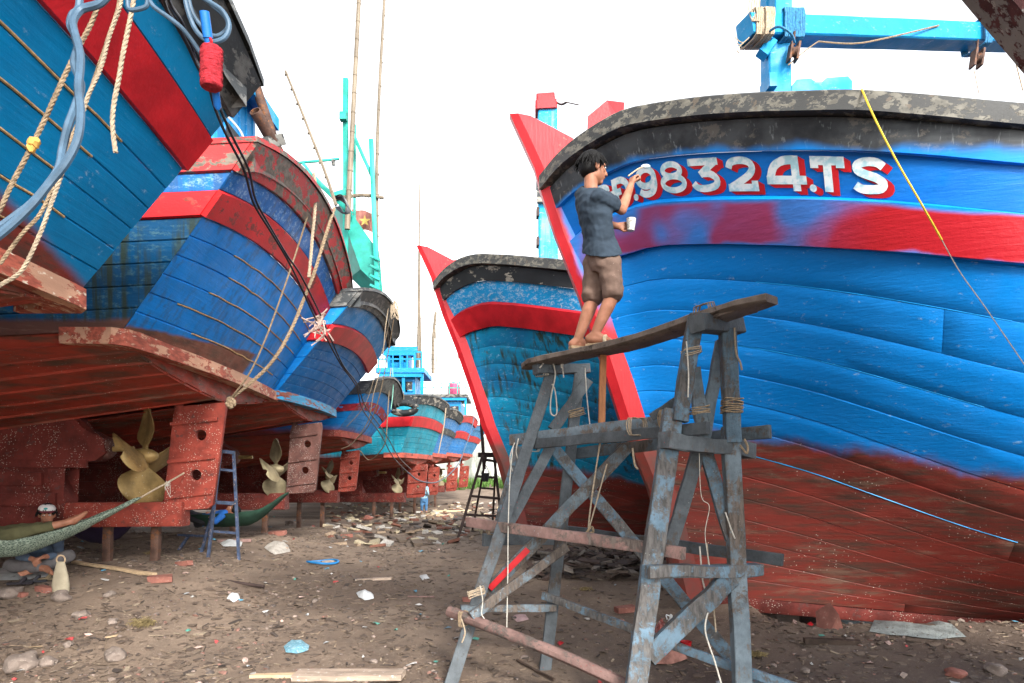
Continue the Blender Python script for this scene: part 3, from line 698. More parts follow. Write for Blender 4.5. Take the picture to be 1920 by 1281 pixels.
def propeller(root, c, ax, R, ang, mt, nb=4):
    side = Vector((0, 0, 1)).cross(ax).normalized(); up = Vector((0, 0, 1))
    mb = MB(); mb.lathe([(.02*R, -.20*R), (.15*R, -.17*R), (.17*R, 0), (.13*R, .16*R), (.08*R, .24*R), (.01, .27*R)], c, ax, 16); h = mb.build('propeller_hub', mt, root)
    for k in range(nb):
        a = ang+2*pi*k/nb; rd = up*cos(a)+side*sin(a); tg = ax.cross(rd)
        mb = MB(); nr = 12; nc = 8
        for sd_ in (1, -1):
            o = len(mb.v)
            for i in range(nr+1):
                t = 1-(1-i/nr)**1.6; r = R*(.10+.90*t); ch = R*max(.17, .98*sqrt(max(0, 1-((t-.60)/.405)**2)))
                pitch = math.atan2(1.3, .6+1.7*t)
                for j in range(nc+1):
                    q = (j/nc-.5)*ch; skew = .16*R*t*t
                    thick = .022*R*(1-(2*j/nc-1)**2)*(1.2-t)+.003
                    cup = -.10*R*(2*j/nc-1)**2*t
                    p = c+rd*r+(tg*cos(pitch)+ax*sin(pitch))*(q+skew)+(ax*cos(pitch)-tg*sin(pitch))*(sd_*thick+cup)
                    mb.v.append(p)
            for i in range(nr):
                for j in range(nc):
                    q = (o+i*(nc+1)+j, o+i*(nc+1)+j+1, o+(i+1)*(nc+1)+j+1, o+(i+1)*(nc+1)+j); mb.f.append(q if sd_ > 0 else q[::-1])
        n1 = (nr+1)*(nc+1)
        for j in range(nc): mb.f.append((nr*(nc+1)+j, nr*(nc+1)+j+1, n1+nr*(nc+1)+j+1, n1+nr*(nc+1)+j))
        for i in range(nr):
            for j in (0, nc): mb.f.append((i*(nc+1)+j, (i+1)*(nc+1)+j, n1+(i+1)*(nc+1)+j, n1+i*(nc+1)+j))
        mb.build('propeller_blade', mt, root, ang=60)

def smat(nm, top, z0, ky=0, seed=0, **k):
    h = hull(nm+'_stern_paint', top, (5, 1, 22), z0=z0, ky=ky, seed=seed, barn=k.pop('barn', .3), **k)
    return h
bot = hull('underwater_paint', (.1, .02, .02), (1, 6, 20), z0=30, barn=.5, dirt=.3, rough=.6, bottom=(.30, .055, .036), bottom2=(.15, .075, .05))
bot_d = hull('scraped_underwater_paint', (.1, .02, .02), (1, 6, 20), z0=30, barn=.8, dirt=.6, rough=.6, bottom=(.34, .05, .03), bottom2=(.10, .06, .042), seed=4)
blue_band = lambda nm, c, **k: hull(nm, c, (5, 5, 3), z0=-20, **k)
# nearest boat, overhead at top left.  z in root space: root z is at B.zk
def Z0(B, z): return z-B.zk
L1 = Stern(2.5, 2.4, -3.10, 2.97, -1.84, 4.52, crown=.22, bulge=.06, zk=1.0)
m1 = dict(hull=smat('near', (.003, .165, .38), Z0(L1, 3.03), ky=-.50, seed=2, ycut=None, amp=.22, fuzz=.04, wear=.04, dirt=.15, top2=(.003, .20, .45)), bottom=bot, ledge=M['ledge_worn'], cap=M['black_old'])
m1['hull'] = hull('near_stern_paint', (.002, .20, .46), (5, 1, 22), z0=Z0(L1, 3.02)+.20*2.35, ky=-.20, seed=2, amp=.12, fuzz=.04, wear=.04, dirt=.15, top2=(.002, .25, .55))
stern_boat('blue wooden stern with broad red stripe looming overhead at the top left', L1, m1,
  [(0, .27, .04, M['black_old'], 'bulwark_strake'), (.27, .42, 0, blue_band('near_gap_paint', (.004, .24, .50), wear=.1), 'gap_strake'), (.42, .66, .035, M['red'], 'rub_strake')], nplank=6, seams=True)
L2 = Stern(8.6, 2.4, -3.68, 2.96, -2.47, 4.70, crown=.40, bulge=.10, yaw=radians(3.3), zk=1.0, zcen=2.60, kc=.15)
L2.ry = 0
m2 = dict(hull=smat('second', (.001, .215, .66), Z0(L2, 3.22), ky=.09, seed=9, ycut=.55, amp=.12, fuzz=.02, wear=.12, streak=.4, wearcol=(.03, .22, .45), dirt=.35, stcol=(.05, .05, .03), bottom=(.20, .075, .05), bottom2=(.10, .055, .04)), bottom=bot_d, ledge=M['ledge_worn'], cap=M['red_peel'], side=hull('weathered_shaded_side_paint', (.002, .055, .14), (1, 5, 22), z0=Z0(L2, 3.05), amp=.1, fuzz=.03, wear=.55, wearcol=(.05, .13, .17), streak=1.0, stcol=(.02, .035, .03), dirt=.5, bottom=(.10, .045, .035), seed=40))  # side paint: weathered, its base also darkened for shade from the nearest boat
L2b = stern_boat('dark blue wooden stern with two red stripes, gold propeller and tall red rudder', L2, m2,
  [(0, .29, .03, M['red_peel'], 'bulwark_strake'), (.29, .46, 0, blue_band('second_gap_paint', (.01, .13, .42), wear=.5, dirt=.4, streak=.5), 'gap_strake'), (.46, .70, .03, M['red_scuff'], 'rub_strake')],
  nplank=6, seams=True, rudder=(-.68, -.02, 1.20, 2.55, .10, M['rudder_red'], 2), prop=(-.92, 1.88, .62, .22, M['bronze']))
L3 = Stern(12.55, 1.72, -3.72, 2.98, -2.38, 4.58, crown=.26, bulge=.12, zk=1.0, kc=.17)
m3 = dict(hull=smat('third', (.003, .15, .44), -5, seed=13, wear=.15, dirt=.25), bottom=bot_d, ledge=M['ledge_blue'], cap=M['black_old'])
L3b = stern_boat('blue stern with grey bulwark, pale blue ledge and brown rudder', L3, m3,
  [(0, .27, .04, M['black_old'], 'bulwark_strake'), (.27, .55, 0, blue_band('third_gap_paint', (.01, .22, .55), wear=.3), 'gap_strake'), (.55, .80, .05, M['red'], 'rub_strake')],
  nplank=6, nside=3, nbot=5, rudder=(-.42, .17, 1.30, 2.60, .06, M['rudder_brown'], 2), prop=(-.62, 1.75, .55, .1, M['gold_dull']))
L4 = Stern(17.0, 1.75, -3.9, 2.64, -3.05, 3.74, crown=.28, bulge=.10, zk=.95, kc=.17)
m4 = dict(hull=smat('fourth', (.004, .22, .58), -.5+2.25, ky=0, seed=17, wear=.1, amp=.3), bottom=bot, ledge=M['rudder_red'], cap=M['black_old'])
x_ = stern_boat('small bright blue stern with blotchy red stripe and low red ledge', L4, m4,
  [(0, .28, .06, M['black_old'], 'bulwark_strake'), (.28, .50, 0, m4['hull'], 'gap_strake'), (.50, .66, .02, peel('blotchy_stripe', (.02, .22, .52), (.35, .02, .03), .85, 3), 'rub_strake')],
  nplank=5, nside=3, nbot=5, rudder=(-.42, .06, 1.22, 2.25, .05, M['rudder_red'], 2), prop=(-.66, 1.60, .42, .5, M['gold_dull']))
L5 = Stern(22.0, 1.7, -3.05, 2.30, -2.45, 4.0, crown=.12, bulge=.05, yaw=radians(-9), zk=.75, kc=.12, drop=-.0)
m5 = dict(hull=smat('fifth', (.01, .26, .36), 1.45, seed=21, wear=.3, streak=.5, wearcol=(.22, .45, .5)), bottom=bot, ledge=M['ledge_red'], cap=M['black_old'])
stern_boat('teal stern with red stripe wrapping its corner and frayed black rail, mid row', L5, m5,
  [(0, .26, .06, M['black_paint'], 'bulwark_strake'), (.26, .62, 0, m5['hull'], 'gap_strake'), (.62, .92, .05, M['red'], 'rub_strake')],
  nplank=5, nside=3, nbot=4, rudder=(-.35, .30, .90, 1.98, .04, M['rudder_red'], 2), prop=(-.66, 1.45, .42, .3, M['gold_dull']))
L6 = Stern(26.5, 1.6, -2.95, 2.46, -2.25, 4.0, crown=.15, bulge=.05, yaw=radians(-8), zk=.8, kc=.12)
m6 = dict(hull=smat('sixth', (.01, .16, .44), -3, seed=25, wear=.6, wearcol=(.30, .42, .52)), bottom=bot, ledge=M['ledge_red'], cap=M['black_old'])
stern_boat('faded blue stern with two black bands, behind the teal boat', L6, m6,
  [(0, .30, .06, M['black_paint'], 'bulwark_strake'), (.30, .66, 0, m6['hull'], 'gap_strake'), (.66, .86, .05, M['black_old'], 'rub_strake')],
  nplank=5, nside=2, nbot=4, rudder=(-.35, .10, .85, 1.95, .04, M['rudder_red'], 2), prop=(-.6, 1.5, .42, .1, M['gold_dull']))
L7 = Stern(30.5, 1.6, -2.60, 2.58, -1.85, 4.1, crown=.15, bulge=.05, yaw=radians(-8), zk=.85, kc=.12)
m7 = dict(hull=smat('seventh', (.01, .18, .50), -3, seed=29, wear=.5, wearcol=(.30, .45, .55)), bottom=bot, ledge=M['ledge_red'], cap=M['red_pale'])
stern_boat('light blue stern with two bright red bands near the end of the left row', L7, m7,
  [(0, .26, .06, M['red'], 'bulwark_strake'), (.26, .62, 0, m7['hull'], 'gap_strake'), (.62, .90, .05, M['red'], 'rub_strake')],
  nplank=5, nside=2, nbot=4, rudder=(-.35, .15, .90, 1.98, .04, M['rudder_red'], 2), prop=(-.6, 1.5, .42, .1, M['gold_dull']))
L8 = Stern(34.5, 1.6, -2.35, 2.7, -1.6, 4.0, crown=.1, bulge=.05, yaw=radians(-8), zk=.95, kc=.12)
m8 = dict(hull=smat('eighth', (.02, .20, .46), -3, seed=33, wear=.5, wearcol=(.30, .45, .55)), bottom=bot, ledge=M['ledge_red'], cap=M['red_pale'])
stern_boat('farthest pale blue stern with red stripe in the left row', L8, m8,
  [(0, .22, .05, m8['hull'], 'bulwark_strake'), (.22, .5, 0, m8['hull'], 'gap_strake'), (.5, .75, .05, M['red'], 'rub_strake')],
  nplank=4, nside=2, nbot=4, rudder=(-.35, .15, 1.0, 2.1, .04, M['rudder_red'], 2))
# ------------------------------------------------------------ lettering on the big boat
tab = [(i/800, upA(i/800, .52)) for i in range(801)]
arc = [0]
for (u0, p0), (u1, p1) in zip(tab, tab[1:]): arc.append(arc[-1]+(p1-p0).length)
def px_of(p): return 960+p.x/p.y*FX
def s_at_px(px):
    for i in range(800):
        if px_of(tab[i+1][1]) >= px:
            a, b = px_of(tab[i][1]), px_of(tab[i+1][1]); return lerp(arc[i], arc[i+1], (px-a)/(b-a))
def surf(s_, d, off):
    lo = 0
    import bisect
    i = max(0, min(799, bisect.bisect(arc, s_)-1)); u = lerp(i/800, (i+1)/800, (s_-arc[i])/(arc[i+1]-arc[i]))
    p = upA(u, d); tu = upA(u+.003, d)-upA(u-.003, d); tv = upA(u, d+.01)-upA(u, d-.01); n = tu.cross(tv).normalized()
    if n.y > 0: n = -n
    return p+n*off
def arcp(cx, cy, rx, ry, a0, a1, n=18): return [(cx+rx*cos(radians(lerp(a0, a1, i/n))), cy+ry*sin(radians(lerp(a0, a1, i/n)))) for i in range(n+1)]
GL = {
 '9': [arcp(.5, .66, .5, .34, -60, 300, 30), [(1, .66), (.97, .35), (.80, .10), (.5, 0), (.2, .03), (0, .16)]],
 '8': [arcp(.5, .77, .40, .23, 0, 360, 26), arcp(.5, .27, .5, .27, 0, 360, 28)],
 '3': [[(0, 1), (1, 1)], [(.96, .97), (.42, .58)], [(.42, .56), (.75, .54), (.98, .34), (.90, .10), (.5, 0), (.15, .04), (0, .22)]],
 '2': [[(0, .72), (.12, .93), (.5, 1.0), (.86, .92), (.96, .70), (.80, .46), (.4, .22), (.0, .02)], [(0, 0), (1, 0)], [(1, 0), (1, .12)]],
 '4': [[(.80, 1.0), (.80, 0)], [(.8, 1), (.45, .97), (.15, .75), (.0, .30)], [(0, .26), (1, .26)]],
 'T': [[(0, .98), (1, .98)], [(.5, 1), (.5, 0)], [(0, .98), (0, .86)], [(1, .98), (1, .88)]],
 'S': [[(1, .84), (.80, .98), (.45, 1.0), (.12, .88), (.10, .68), (.38, .54), (.72, .44), (.98, .26), (.88, .06), (.5, 0), (.18, .02), (0, .14)]],
 'D': [[(.28, 0), (.28, 1)], [(.28, 1), (.7, .97), (1, .72), (1, .3), (.7, .03), (.28, 0)], [(0, .5), (.5, .5)]],
 'B': [[(.1, 0), (.1, 1)], [(.1, 1), (.7, .97), (.9, .77), (.6, .55), (.1, .52)], [(.1, .52), (.75, .5), (1, .25), (.7, .02), (.1, 0)]],
 '.': 'dot'}
def glyph_mesh(g, x0, x1, d0, d1, wd, off, dx=0, dd=0):
    mb = MB(); lay = 0
    if GL[g] == 'dot':
        cx, cy = (x0+x1)/2+dx, d0-wd*.5+dd; o = len(mb.v); mb.v.append(surf(cx, cy, off))
        for i in range(16): mb.v.append(surf(cx+wd*.55*cos(i*pi/8), cy+wd*.55*sin(i*pi/8), off))
        mb.f += [(0, 1+i, 1+(i+1) % 16) for i in range(16)]; return mb
    for st in GL[g]:
        h = wd/2; pp = [Vector((lerp(x0+h, x1-h, a)+dx, lerp(d0-h, d1+h, b)+dd, 0)) for a, b in st]
        curved = len(pp) > 2
        if curved: pp = crom(pp, 3) if len(pp) < 16 else pp
        else:
            t = (pp[1]-pp[0]).normalized(); a, b = pp[0]-t*h*.95, pp[1]+t*h*.95
            if g in 'T' and abs(t.x) < .2: a = pp[0]
            k = max(2, int((b-a).length/.03)); pp = [a.lerp(b, i/k) for i in range(k+1)]
        closed = (pp[0]-pp[-1]).length < 1e-4; lay += 1; o = len(mb.v); m = len(pp)
        for i, p in enumerate(pp):
            t = pp[(i+1) % (m-1) if closed else min(i+1, m-1)]-pp[(i-1) % (m-1) if closed else max(i-1, 0)]; t.normalize(); nn = Vector((-t.y, t.x, 0))
            hw = h*(1.0 if g not in '8' else .86)*(1+.05*mnoise.noise(p*30))
            for q in (-1, 0, 1): mb.v.append(surf(p.x+nn.x*hw*q, p.y+nn.y*hw*q, off+lay*.0007))
        for i in range(m-1):
            for q in (0, 1): mb.f.append((o+i*3+q, o+i*3+q+1, o+(i+1)*3+q+1, o+(i+1)*3+q))
    return mb
wm = NT('white_lettering_paint'); a_ = wm.noise(wm.mul(wm.P, (2, 2, 2)), 7, 5, .6)
wm.out(wm.mix(wm.rng(a_, .42, .62), (.72, .78, .78), (.36, .58, .64)), .45, wm.bump(wm.noise(wm.P, 40, 4), .3, .003))
M['letter_white'] = wm.m; M['letter_red'] = plain('red_lettering_paint', (.50, .010, .016), .45, .15, 8, .2)
ltr = [('B', 1112, 1148), ('D', 1141, 1180), ('.', 1181, 1194), ('9', 1193, 1232), ('8', 1237, 1287), ('3', 1294, 1350), ('2', 1363, 1420), ('4', 1437, 1512), ('.', 1514, 1531), ('T', 1521, 1585), ('S', 1595, 1665)]
for g, a, b in ltr:
    x0, x1 = s_at_px(a), s_at_px(b); tp, bt = .392, .648
    if a < 1200: tp, bt = .42, .655
    if g == '9': tp, bt = .405, .655
    wd = .055 if g not in 'T4S' else .062
    if g == '.': wd = .05
    mb = MB()
    for k, q in enumerate((.25, .5, .75, 1)):
        m2_ = glyph_mesh(g, x0, x1, bt, tp, wd, .003+.0006*(3-k), .048*q, .026*q); mb.add(m2_.v, m2_.f)
    mb.build('letter_shadow', M['letter_red'], boatA, smooth=False)
    glyph_mesh(g, x0, x1, bt, tp, wd, .008).build('painted_character', M['letter_white'], boatA, smooth=False)

# bright ridges of paint along a few hull seams
def v_at(px, py):
    best = None
    for iu in range(10, 60):
        for k in range(1, 14):
            p = lowA(iu/70, k/14); d = (px_of(p)-px)**2+((890-1280*(p.z-1.65)/p.y)-py)**2
            if best is None or d < best[0]: best = (d, iu/70, k/14)
    return best
for (pa, pb, r) in (((1180, 668), (1910, 1075), .006), ((1400, 470), (1900, 560), .003), ((1300, 600), (1850, 800), .003)):
    d_, u_, v_ = v_at((pa[0]+pb[0])/2, (pa[1]+pb[1])/2); pts = []
    for i in range(80):
        u = .02+i*.0125*.62
        p = lowA(u, v_)
        if pa[0] <= px_of(p) <= pb[0]: n_ = (lowA(u+.01, v_)-lowA(u-.01, v_)).cross(lowA(u, v_-.01)-lowA(u, v_+.01)).normalized(); n_ = n_ if n_.y < 0 else -n_; pts.append(p+n_*(-.002+.002*mnoise.noise(p*5)))
    mb = MB(); mb.tube(pts, r, 5, 2); mb.build('seam_ridge', plain('pale_blue_seam', (.01, .33, .72), .4, .2), boatA)
# fittings of the right-hand boats
def poly_part(name, pts, d, th, mat, parent, seg=None):
    """solid with the given outline (photo measurements at distance d), thickness th away from the camera"""
    mb = MB(); m = len(pts); f = [P(x, y, d) for x, y in pts]; b = [p+Vector((0, th, 0)) for p in f]
    mb.add(f+b, [tuple(range(m)), tuple(range(2*m-1, m-1, -1))]+[(i, m+i, m+(i+1) % m, (i+1) % m) for i in range(m)]); return mb.build(name, mat, parent, ang=25)
mb = MB(); f = [P(1102, 218, 6.75), P(1138, 188, 6.75), P(1150, 232, 6.75), P(1100, 268, 6.75)]; b = [P(1129, 212, 7.1), P(1171, 192, 7.1), P(1168, 232, 7.1), P(1128, 255, 7.1)]
mb.add(f+b, [(0, 3, 2, 1), (4, 5, 6, 7), (0, 1, 5, 4), (1, 2, 6, 5), (2, 3, 7, 6), (3, 0, 4, 7)]); mb.build('timber_head', M['red'], boatA, smooth=False)
mb = MB(); mb.beam(P(1457, 300, 6.8), P(1454, 95, 6.8), .22, .24, up=(0, 1, 0), j=.001); mb.beam(P(1462, 52, 6.72), P(1462, -90, 6.72), .17, .2, up=(0, 1, 0), j=.001); mb.beam(P(1443, 60, 6.9), P(1441, -90, 6.9), .13, .2, up=(0, 1, 0), j=.001)
mb.beam(P(1441, 175, 6.7), P(1440, 150, 6.7), .08, .26, up=(0, 1, 0), j=.001); mb.build('mast', M['sky_paint'], boatA, ang=30)
mb = MB(); mb.beam(P(1396, 55, 6.62), P(1900, 72, 7.7), .235, .2, j=.002, n=10); mb.build('boom', M['sky_paint'], boatA, ang=30)
mb = MB(); mb.beam(P(1436, 78, 6.66), P(1432, 32, 6.66), .1, .1, up=(0, 1, 0)); mb.beam(P(1428, 104, 6.7), P(1447, 78, 6.7), .1, .12, up=(0, 1, 0)); mb.build('boom_cleat', M['sky_paint'], boatA)
poly_part('towing_chock', [(1484, 200), (1485, 160), (1494, 149), (1520, 147), (1530, 154), (1541, 154), (1550, 146), (1590, 143), (1598, 152), (1598, 200)], 6.9, .14, M['sky_paint'], boatA)
def wraps(mb, c, ax, w_, r1, r2, n, r=.012, up=(0, 0, 1)):
    c = Vector(c); ax = Vector(ax).normalized(); u = Vector(up); s_ = ax.cross(u).normalized(); pts = []
    for i in range(n*8+1):
        t = i/8; a = t*2*pi; x = (t/n-.5)*w_; k = max(abs(cos(a))/r1, abs(sin(a))/r2)
        pts.append(c+ax*(x+random.uniform(-.008, .008))+u*(cos(a)/k*1.04)+s_*(sin(a)/k*1.04))
    mb.tube(pts, r, 5, 2)
bax = P(1900, 72, 7.7)-P(1396, 55, 6.62)
mb = MB()
for px, n, r1 in ((1411, 6, .13), (1428, 8, .135)): wraps(mb, P(px, 54, 6.65), bax, .10, r1, .12, n, .011)
for k in range(5): mb.tube([P(1411+k*3, 40, 6.5), P(1404+k*5, 15-k*3, 6.55), P(1412+k*4, -20, 6.6)], .007, 5)
for k in range(4): mb.tube([P(1405, 70, 6.5), P(1392-k*3, 80+k*4, 6.5), P(1378+k*3, 70+k*10, 6.5)], .005, 5)
mb.build('rope_lashing', M['rope'], boatA, kind='stuff')
mb = MB(); wraps(mb, P(1470, 58, 6.75), bax, .2, .14, .13, 12, .011); wraps(mb, P(1487, 58, 6.78), bax, .05, .16, .13, 4, .011); wraps(mb, P(1831, 70, 7.5), bax, .10, .14, .13, 9, .010)
mb.tube([P(1441, 60, 6.55), P(1460, 50, 6.4), P(1482, 62, 6.4), P(1490, 80, 6.5)], .012, 6); mb.build('blue_lashing', plain('blue_cord', (.03, .16, .30), .7, .4, 40, .3), boatA, kind='stuff')
def block(px, py, d, root, s_=1.0):
    mb = MB()
    for o in (-.035, .035): mb.box(P(px, py, d)+Vector((o*s_, 0, 0)), (.02*s_, .09*s_, .17*s_), Matrix.Rotation(.15, 3, 'Y'))
    mb.lathe([(.055*s_, -.025*s_), (.04*s_, 0), (.055*s_, .025*s_)], P(px, py, d), (1, 0, 0), 12); mb.tube([P(px, py, d)+Vector((0, 0, .07*s_)), P(px, py, d)+Vector((.01, 0, .20*s_))], .012, 6); mb.build('pulley_block', M['rust'], root)
block(1488, 98, 6.6, boatA); block(1832, 110, 7.4, boatA, 1.1)
mb = MB(); mb.tube([P(1478, 122, 6.6), P(1510, 95, 6.7), P(1534, 78, 6.75)], .006, 5); mb.tube([P(1534, 78, 6.75), P(1600, 82, 6.8), P(1660, 72, 6.9), P(1760, 48, 7.2)], .008, 5); mb.tube([P(1826, 130, 7.4), P(1836, 178, 7.4)], .004, 4); mb.tube([P(1900, 100, 7.6), P(1918, 170, 7.6)], .006, 4); mb.build('rigging_line', M['rope_brown'], boatA, kind='stuff')
mb = MB(); mb.tube([P(1616, 168, 5.12), P(1640, 222, 4.95), P(1680, 300, 4.9), P(1725, 378, 4.88), P(1752, 425, 4.9), P(1766, 450, 4.9)], .0075, 6)
o = mb.build('yellow_cord', plain('yellow_cord', (.75, .50, .03), .6, .2, 30, .2), None, origin=P(1616, 168, 5.12)); o['label'] = 'yellow cord hanging over the rail of the lettered blue boat'; o['category'] = 'cord'
mb = MB(); mb.tube([P(1766, 450, 4.9), P(1800, 510, 4.9), P(1850, 580, 4.85), P(1925, 690, 4.8)], .004, 5); o = mb.build('thin_line', M['cord'], None, origin=P(1766, 450, 4.9)); o['label'] = 'thin pale line continuing below the yellow cord'; o['category'] = 'cord'
# second boat's mast
mb = MB(); mb.beam(P(1028, 560, 12.9), P(1026, 212, 12.9), .36, .36, up=(0, 1, 0), j=.002, n=4); mb.build('mast', hull('post_paint', (.015, .34, .60), (6, 6, .8), z0=-9, wear=.35, wearcol=(.35, .28, .15), streak=.7, stcol=(.22, .17, .08)), boatB)
mb = MB(); mb.beam(P(1024, 212, 12.85), P(1023, 196, 12.85), .40, .38, up=(0, 1, 0)); mb.beam(P(1023, 197, 12.85), P(1022, 184, 12.85), .34, .36, up=(0, 1, 0)); mb.build('mast_head', M['red'], boatB)
mb = MB(); mb.box(P(1024, 355, 12.66), (.34, .1, .5)); mb.build('mast_fender', M['black_paint'], boatB)
for y in (345, 400, 455):
    mb = MB(); mb.box(P(1008, y, 12.8), (.05, .2, .16)); mb.build('mast_step', M['dark_steel'], boatB)
mb = MB(); mb.tube([P(1040, 190, 12.8), P(1052, 196, 12.7), P(1062, 192, 12.6)], .02, 6); mb.tube([P(1062, 192, 12.6), P(1085, 197, 12.4)], .012, 5); mb.build('mast_light', M['dark_steel'], boatB)
poly_part('timber_head', [(836, 500), (842, 488), (866, 487), (862, 500)], 12.5, .3, M['red'], boatB)
poly_part('winch_head', [(934, 500), (934, 480), (944, 483), (956, 480), (956, 500)], 12.9, .3, M['red'], boatB)
# the boat overhead at top right: only its bow timbers reach into the frame
matsR = bow_mats('corner_boat', (.008, .14, .30), .5, 8, M['cap_grey'], M['black_paint'], M['cap_grey'], wear=.3, streak=.4)
matsR['stem'] = peel('corner_stem_paint', (.22, .20, .19), (.10, .03, .03), .35, 6, third=(.32, .29, .27), stretch=(3, 3, .6)); matsR['panel'] = matsR['hull']
boatR, BR, WR, upR, lowR = bow_boat('fishing_boat', 'dark teal bow with worn whitish stem cut off by the top right corner', (1.22, 2.2, .0), matsR, 8, 24, ys=.62, shear=.50, len_=3.2)

# ------------------------------------------------------------ upper works of the left-hand boats
def part_box(name, lo, hi, mat, parent):
    mb = MB(); mb.box([(a+b)/2 for a, b in zip(lo, hi)], [b-a for a, b in zip(lo, hi)]); return mb.build(name, mat, parent, smooth=False)
part_box('wheelhouse', (-5.6, 7.2, 4.2), (-3.12, 8.3, 6.05), M['cabin'], L2b)
part_box('wheelhouse_roof', (-5.8, 7.0, 6.05), (-2.95, 8.5, 6.13), M['cabin'], L2b)
part_box('roof_gutter', (-2.97, 7.0, 5.93), (-2.90, 8.5, 6.08), M['sky_paint'], L2b)
wf = part_box('window', (-3.13, 7.45, 4.9), (-3.10, 7.95, 5.5), M['black_paint'], L2b)
for k in range(6):
    mb = MB(); mb.beam(Vector((-3.115, 7.2+k*.2, 4.3)), Vector((-3.115, 7.2+k*.2, 6.0)), .02, .02, j=.001); mb.build('wall_batten', M['cabin'], L2b)
mb = MB()
def hollow(mb, a, b, r, t=.85):
    a = Vector(a); b = Vector(b); ax = (b-a); L = ax.length; mb.lathe([(r*.3, .25), (r*t, .24), (r*t, 0), (r, 0), (r, L)], a, ax, 16)
hollow(mb, P(478, 208, 7.3), P(522, 285, 7.7), .062); mb.build('exhaust_pipe', M['rust'], L2b)
mb = MB(); hollow(mb, P(481, 165, 7.75), P(516, 270, 7.9), .055); mb.build('exhaust_pipe', M['rust'], L2b)
mb = MB(); mb.beam(P(500, 268, 7.5), P(528, 262, 7.7), .09, .12); mb.build('rail_chock', M['cap_grey'], L2b)
mb = MB(); mb.tube([P(426, 218, 6.6), P(440, 232, 6.6), P(452, 248, 6.6), P(458, 262, 6.6)], .01, 6); mb.build('bent_hose', M['cord'], L2b)
mb = MB(); mb.tube([P(535, 133, 11), P(560, 195, 11), P(590, 272, 11), P(612, 330, 11), P(630, 385, 11)], .02, 6, r1=.03)
for k in range(9): mb.lathe([(.028, -.01), (.034, 0), (.028, .01)], P(lerp(537, 622, k/8), lerp(140, 360, k/8), 11), P(625, 370, 11)-P(535, 133, 11), 6)
mb.build('bamboo_rod', M['bamboo'], L2b)
g = thing('mast_frame', 'green painted frame of posts standing above the stern row', 'mast frame', P(680, 540, 12.0))
def gpost(a, b, w_, m=M['teal'], nm='post'): mb = MB(); mb.beam(P(*a), P(*b), w_, w_, up=(0, 1, 0), j=.003); return mb.build(nm, m, g)
gpost((648, 560, 12), (648, 148, 12), .085); gpost((665, 430, 12.3), (665, 234, 12.3), .045); gpost((708, 560, 12), (696, 262, 12), .075); gpost((716, 560, 12.4), (708, 470, 12.4), .05)
gpost((662, 250, 12.1), (696, 328, 12.05), .06, nm='brace'); gpost((556, 306, 11.6), (636, 298, 11.6), .035, nm='lamp_arm'); gpost((568, 306, 11.6), (590, 335, 11.7), .05, nm='brace')
gpost((644, 212, 11.9), (644, 226, 11.9), .12, nm='bracket'); gpost((625, 300, 11.6), (625, 310, 11.6), .05, M['cap_grey'], 'lamp')
mb = MB(); f = [P(640, 380, 12.1), P(658, 398, 12.1), P(706, 466, 12.1), P(712, 540, 12.1), P(676, 505, 12.1), P(650, 430, 12.1)]; b = [p+Vector((-.3, .5, .0)) for p in f]
mb.add(f+b, [tuple(range(6))[::-1], tuple(range(6, 12))]+[(i, (i+1) % 6, 6+(i+1) % 6, 6+i) for i in range(6)]); mb.build('side_screen', M['teal'], g, smooth=False)
for k in range(4): gpost((694, 480+k*18, 11.95), (713, 489+k*18, 11.95), .04, nm='ladder_rung')
gpost((590, 335, 11.7), (660, 402, 12.0), .08, nm='rail'); gpost((625, 370, 11.9), (655, 360, 11.9), .12, nm='bracket')
# bamboo poles
def bamboo(a, b, mid, r0, r1, label):
    t = thing('bamboo_pole', label, 'pole', P(*a), 'bamboo poles standing on the boats'); mb = MB(); A, Bp = P(*a), P(*b); Mi = P(*mid); mb.tube([A, Mi, Bp], r0, 8, r1=r1); mb.build('pole', M['bamboo'], t)
    mb = MB(); n = 14
    for k in range(1, n):
        q = A.lerp(Mi, k/n*2) if k/n < .5 else Mi.lerp(Bp, k/n*2-1); r = lerp(r0, r1, k/n); mb.lathe([(r*.9, -.02), (r*1.14, -.005), (r*1.14, .005), (r*.9, .02)], q, Bp-A, 8)
    mb.build('pole_node', M['bamboo'], t, kind='stuff')
bamboo((651, 430, 11.8), (676, -60, 11.8), (664, 175, 11.8), .048, .034, 'thick bamboo pole lashed to the green post, the left one of the tall pair')
bamboo((706, 520, 12.2), (724, -60, 12.2), (708, 250, 12.2), .038, .022, 'slender bamboo pole, the right one of the tall pair')
bamboo((628, 372, 11.8), (719, 371, 12.2), (680, 366, 12), .032, .028, 'short bamboo pole lying across the green frame')
bamboo((790, 700, 24), (787, 345, 24), (786, 520, 24), .045, .02, 'thin grey pole rising from the blue wheelhouse of the teal boat')
bamboo((812, 700, 24.5), (817, 585, 24.5), (812, 640, 24.5), .07, .05, 'short weathered pole right of the blue wheelhouse')
bamboo((783, 700, 23.5), (786, 470, 23.5), (785, 600, 23.5), .06, .04, 'thick pole in front of the blue wheelhouse')
bamboo((820, 715, 30), (812, 440, 30), (815, 580, 30), .03, .012, 'hair-thin distant pole right of the wheelhouse')
bamboo((862, 740, 34), (853, 435, 34), (857, 600, 34), .03, .012, 'hair-thin pole at the far end beside the second stem')
mb = MB()
for k in range(5):
    mb.tube([P(622+k*3, 372, 11.5), P(640+k*2, 366+k*4, 11.4), P(652+k, 385+k*3, 11.4), P(645, 400, 11.4), P(628+k*2, 388, 11.5)], .014, 5)
o = mb.build('cable_coil', M['cable_black'], None, origin=P(640, 385, 11.4)); o['label'] = 'dark coil of hose hanging on the far corner of the two-striped stern'; o['category'] = 'hose'
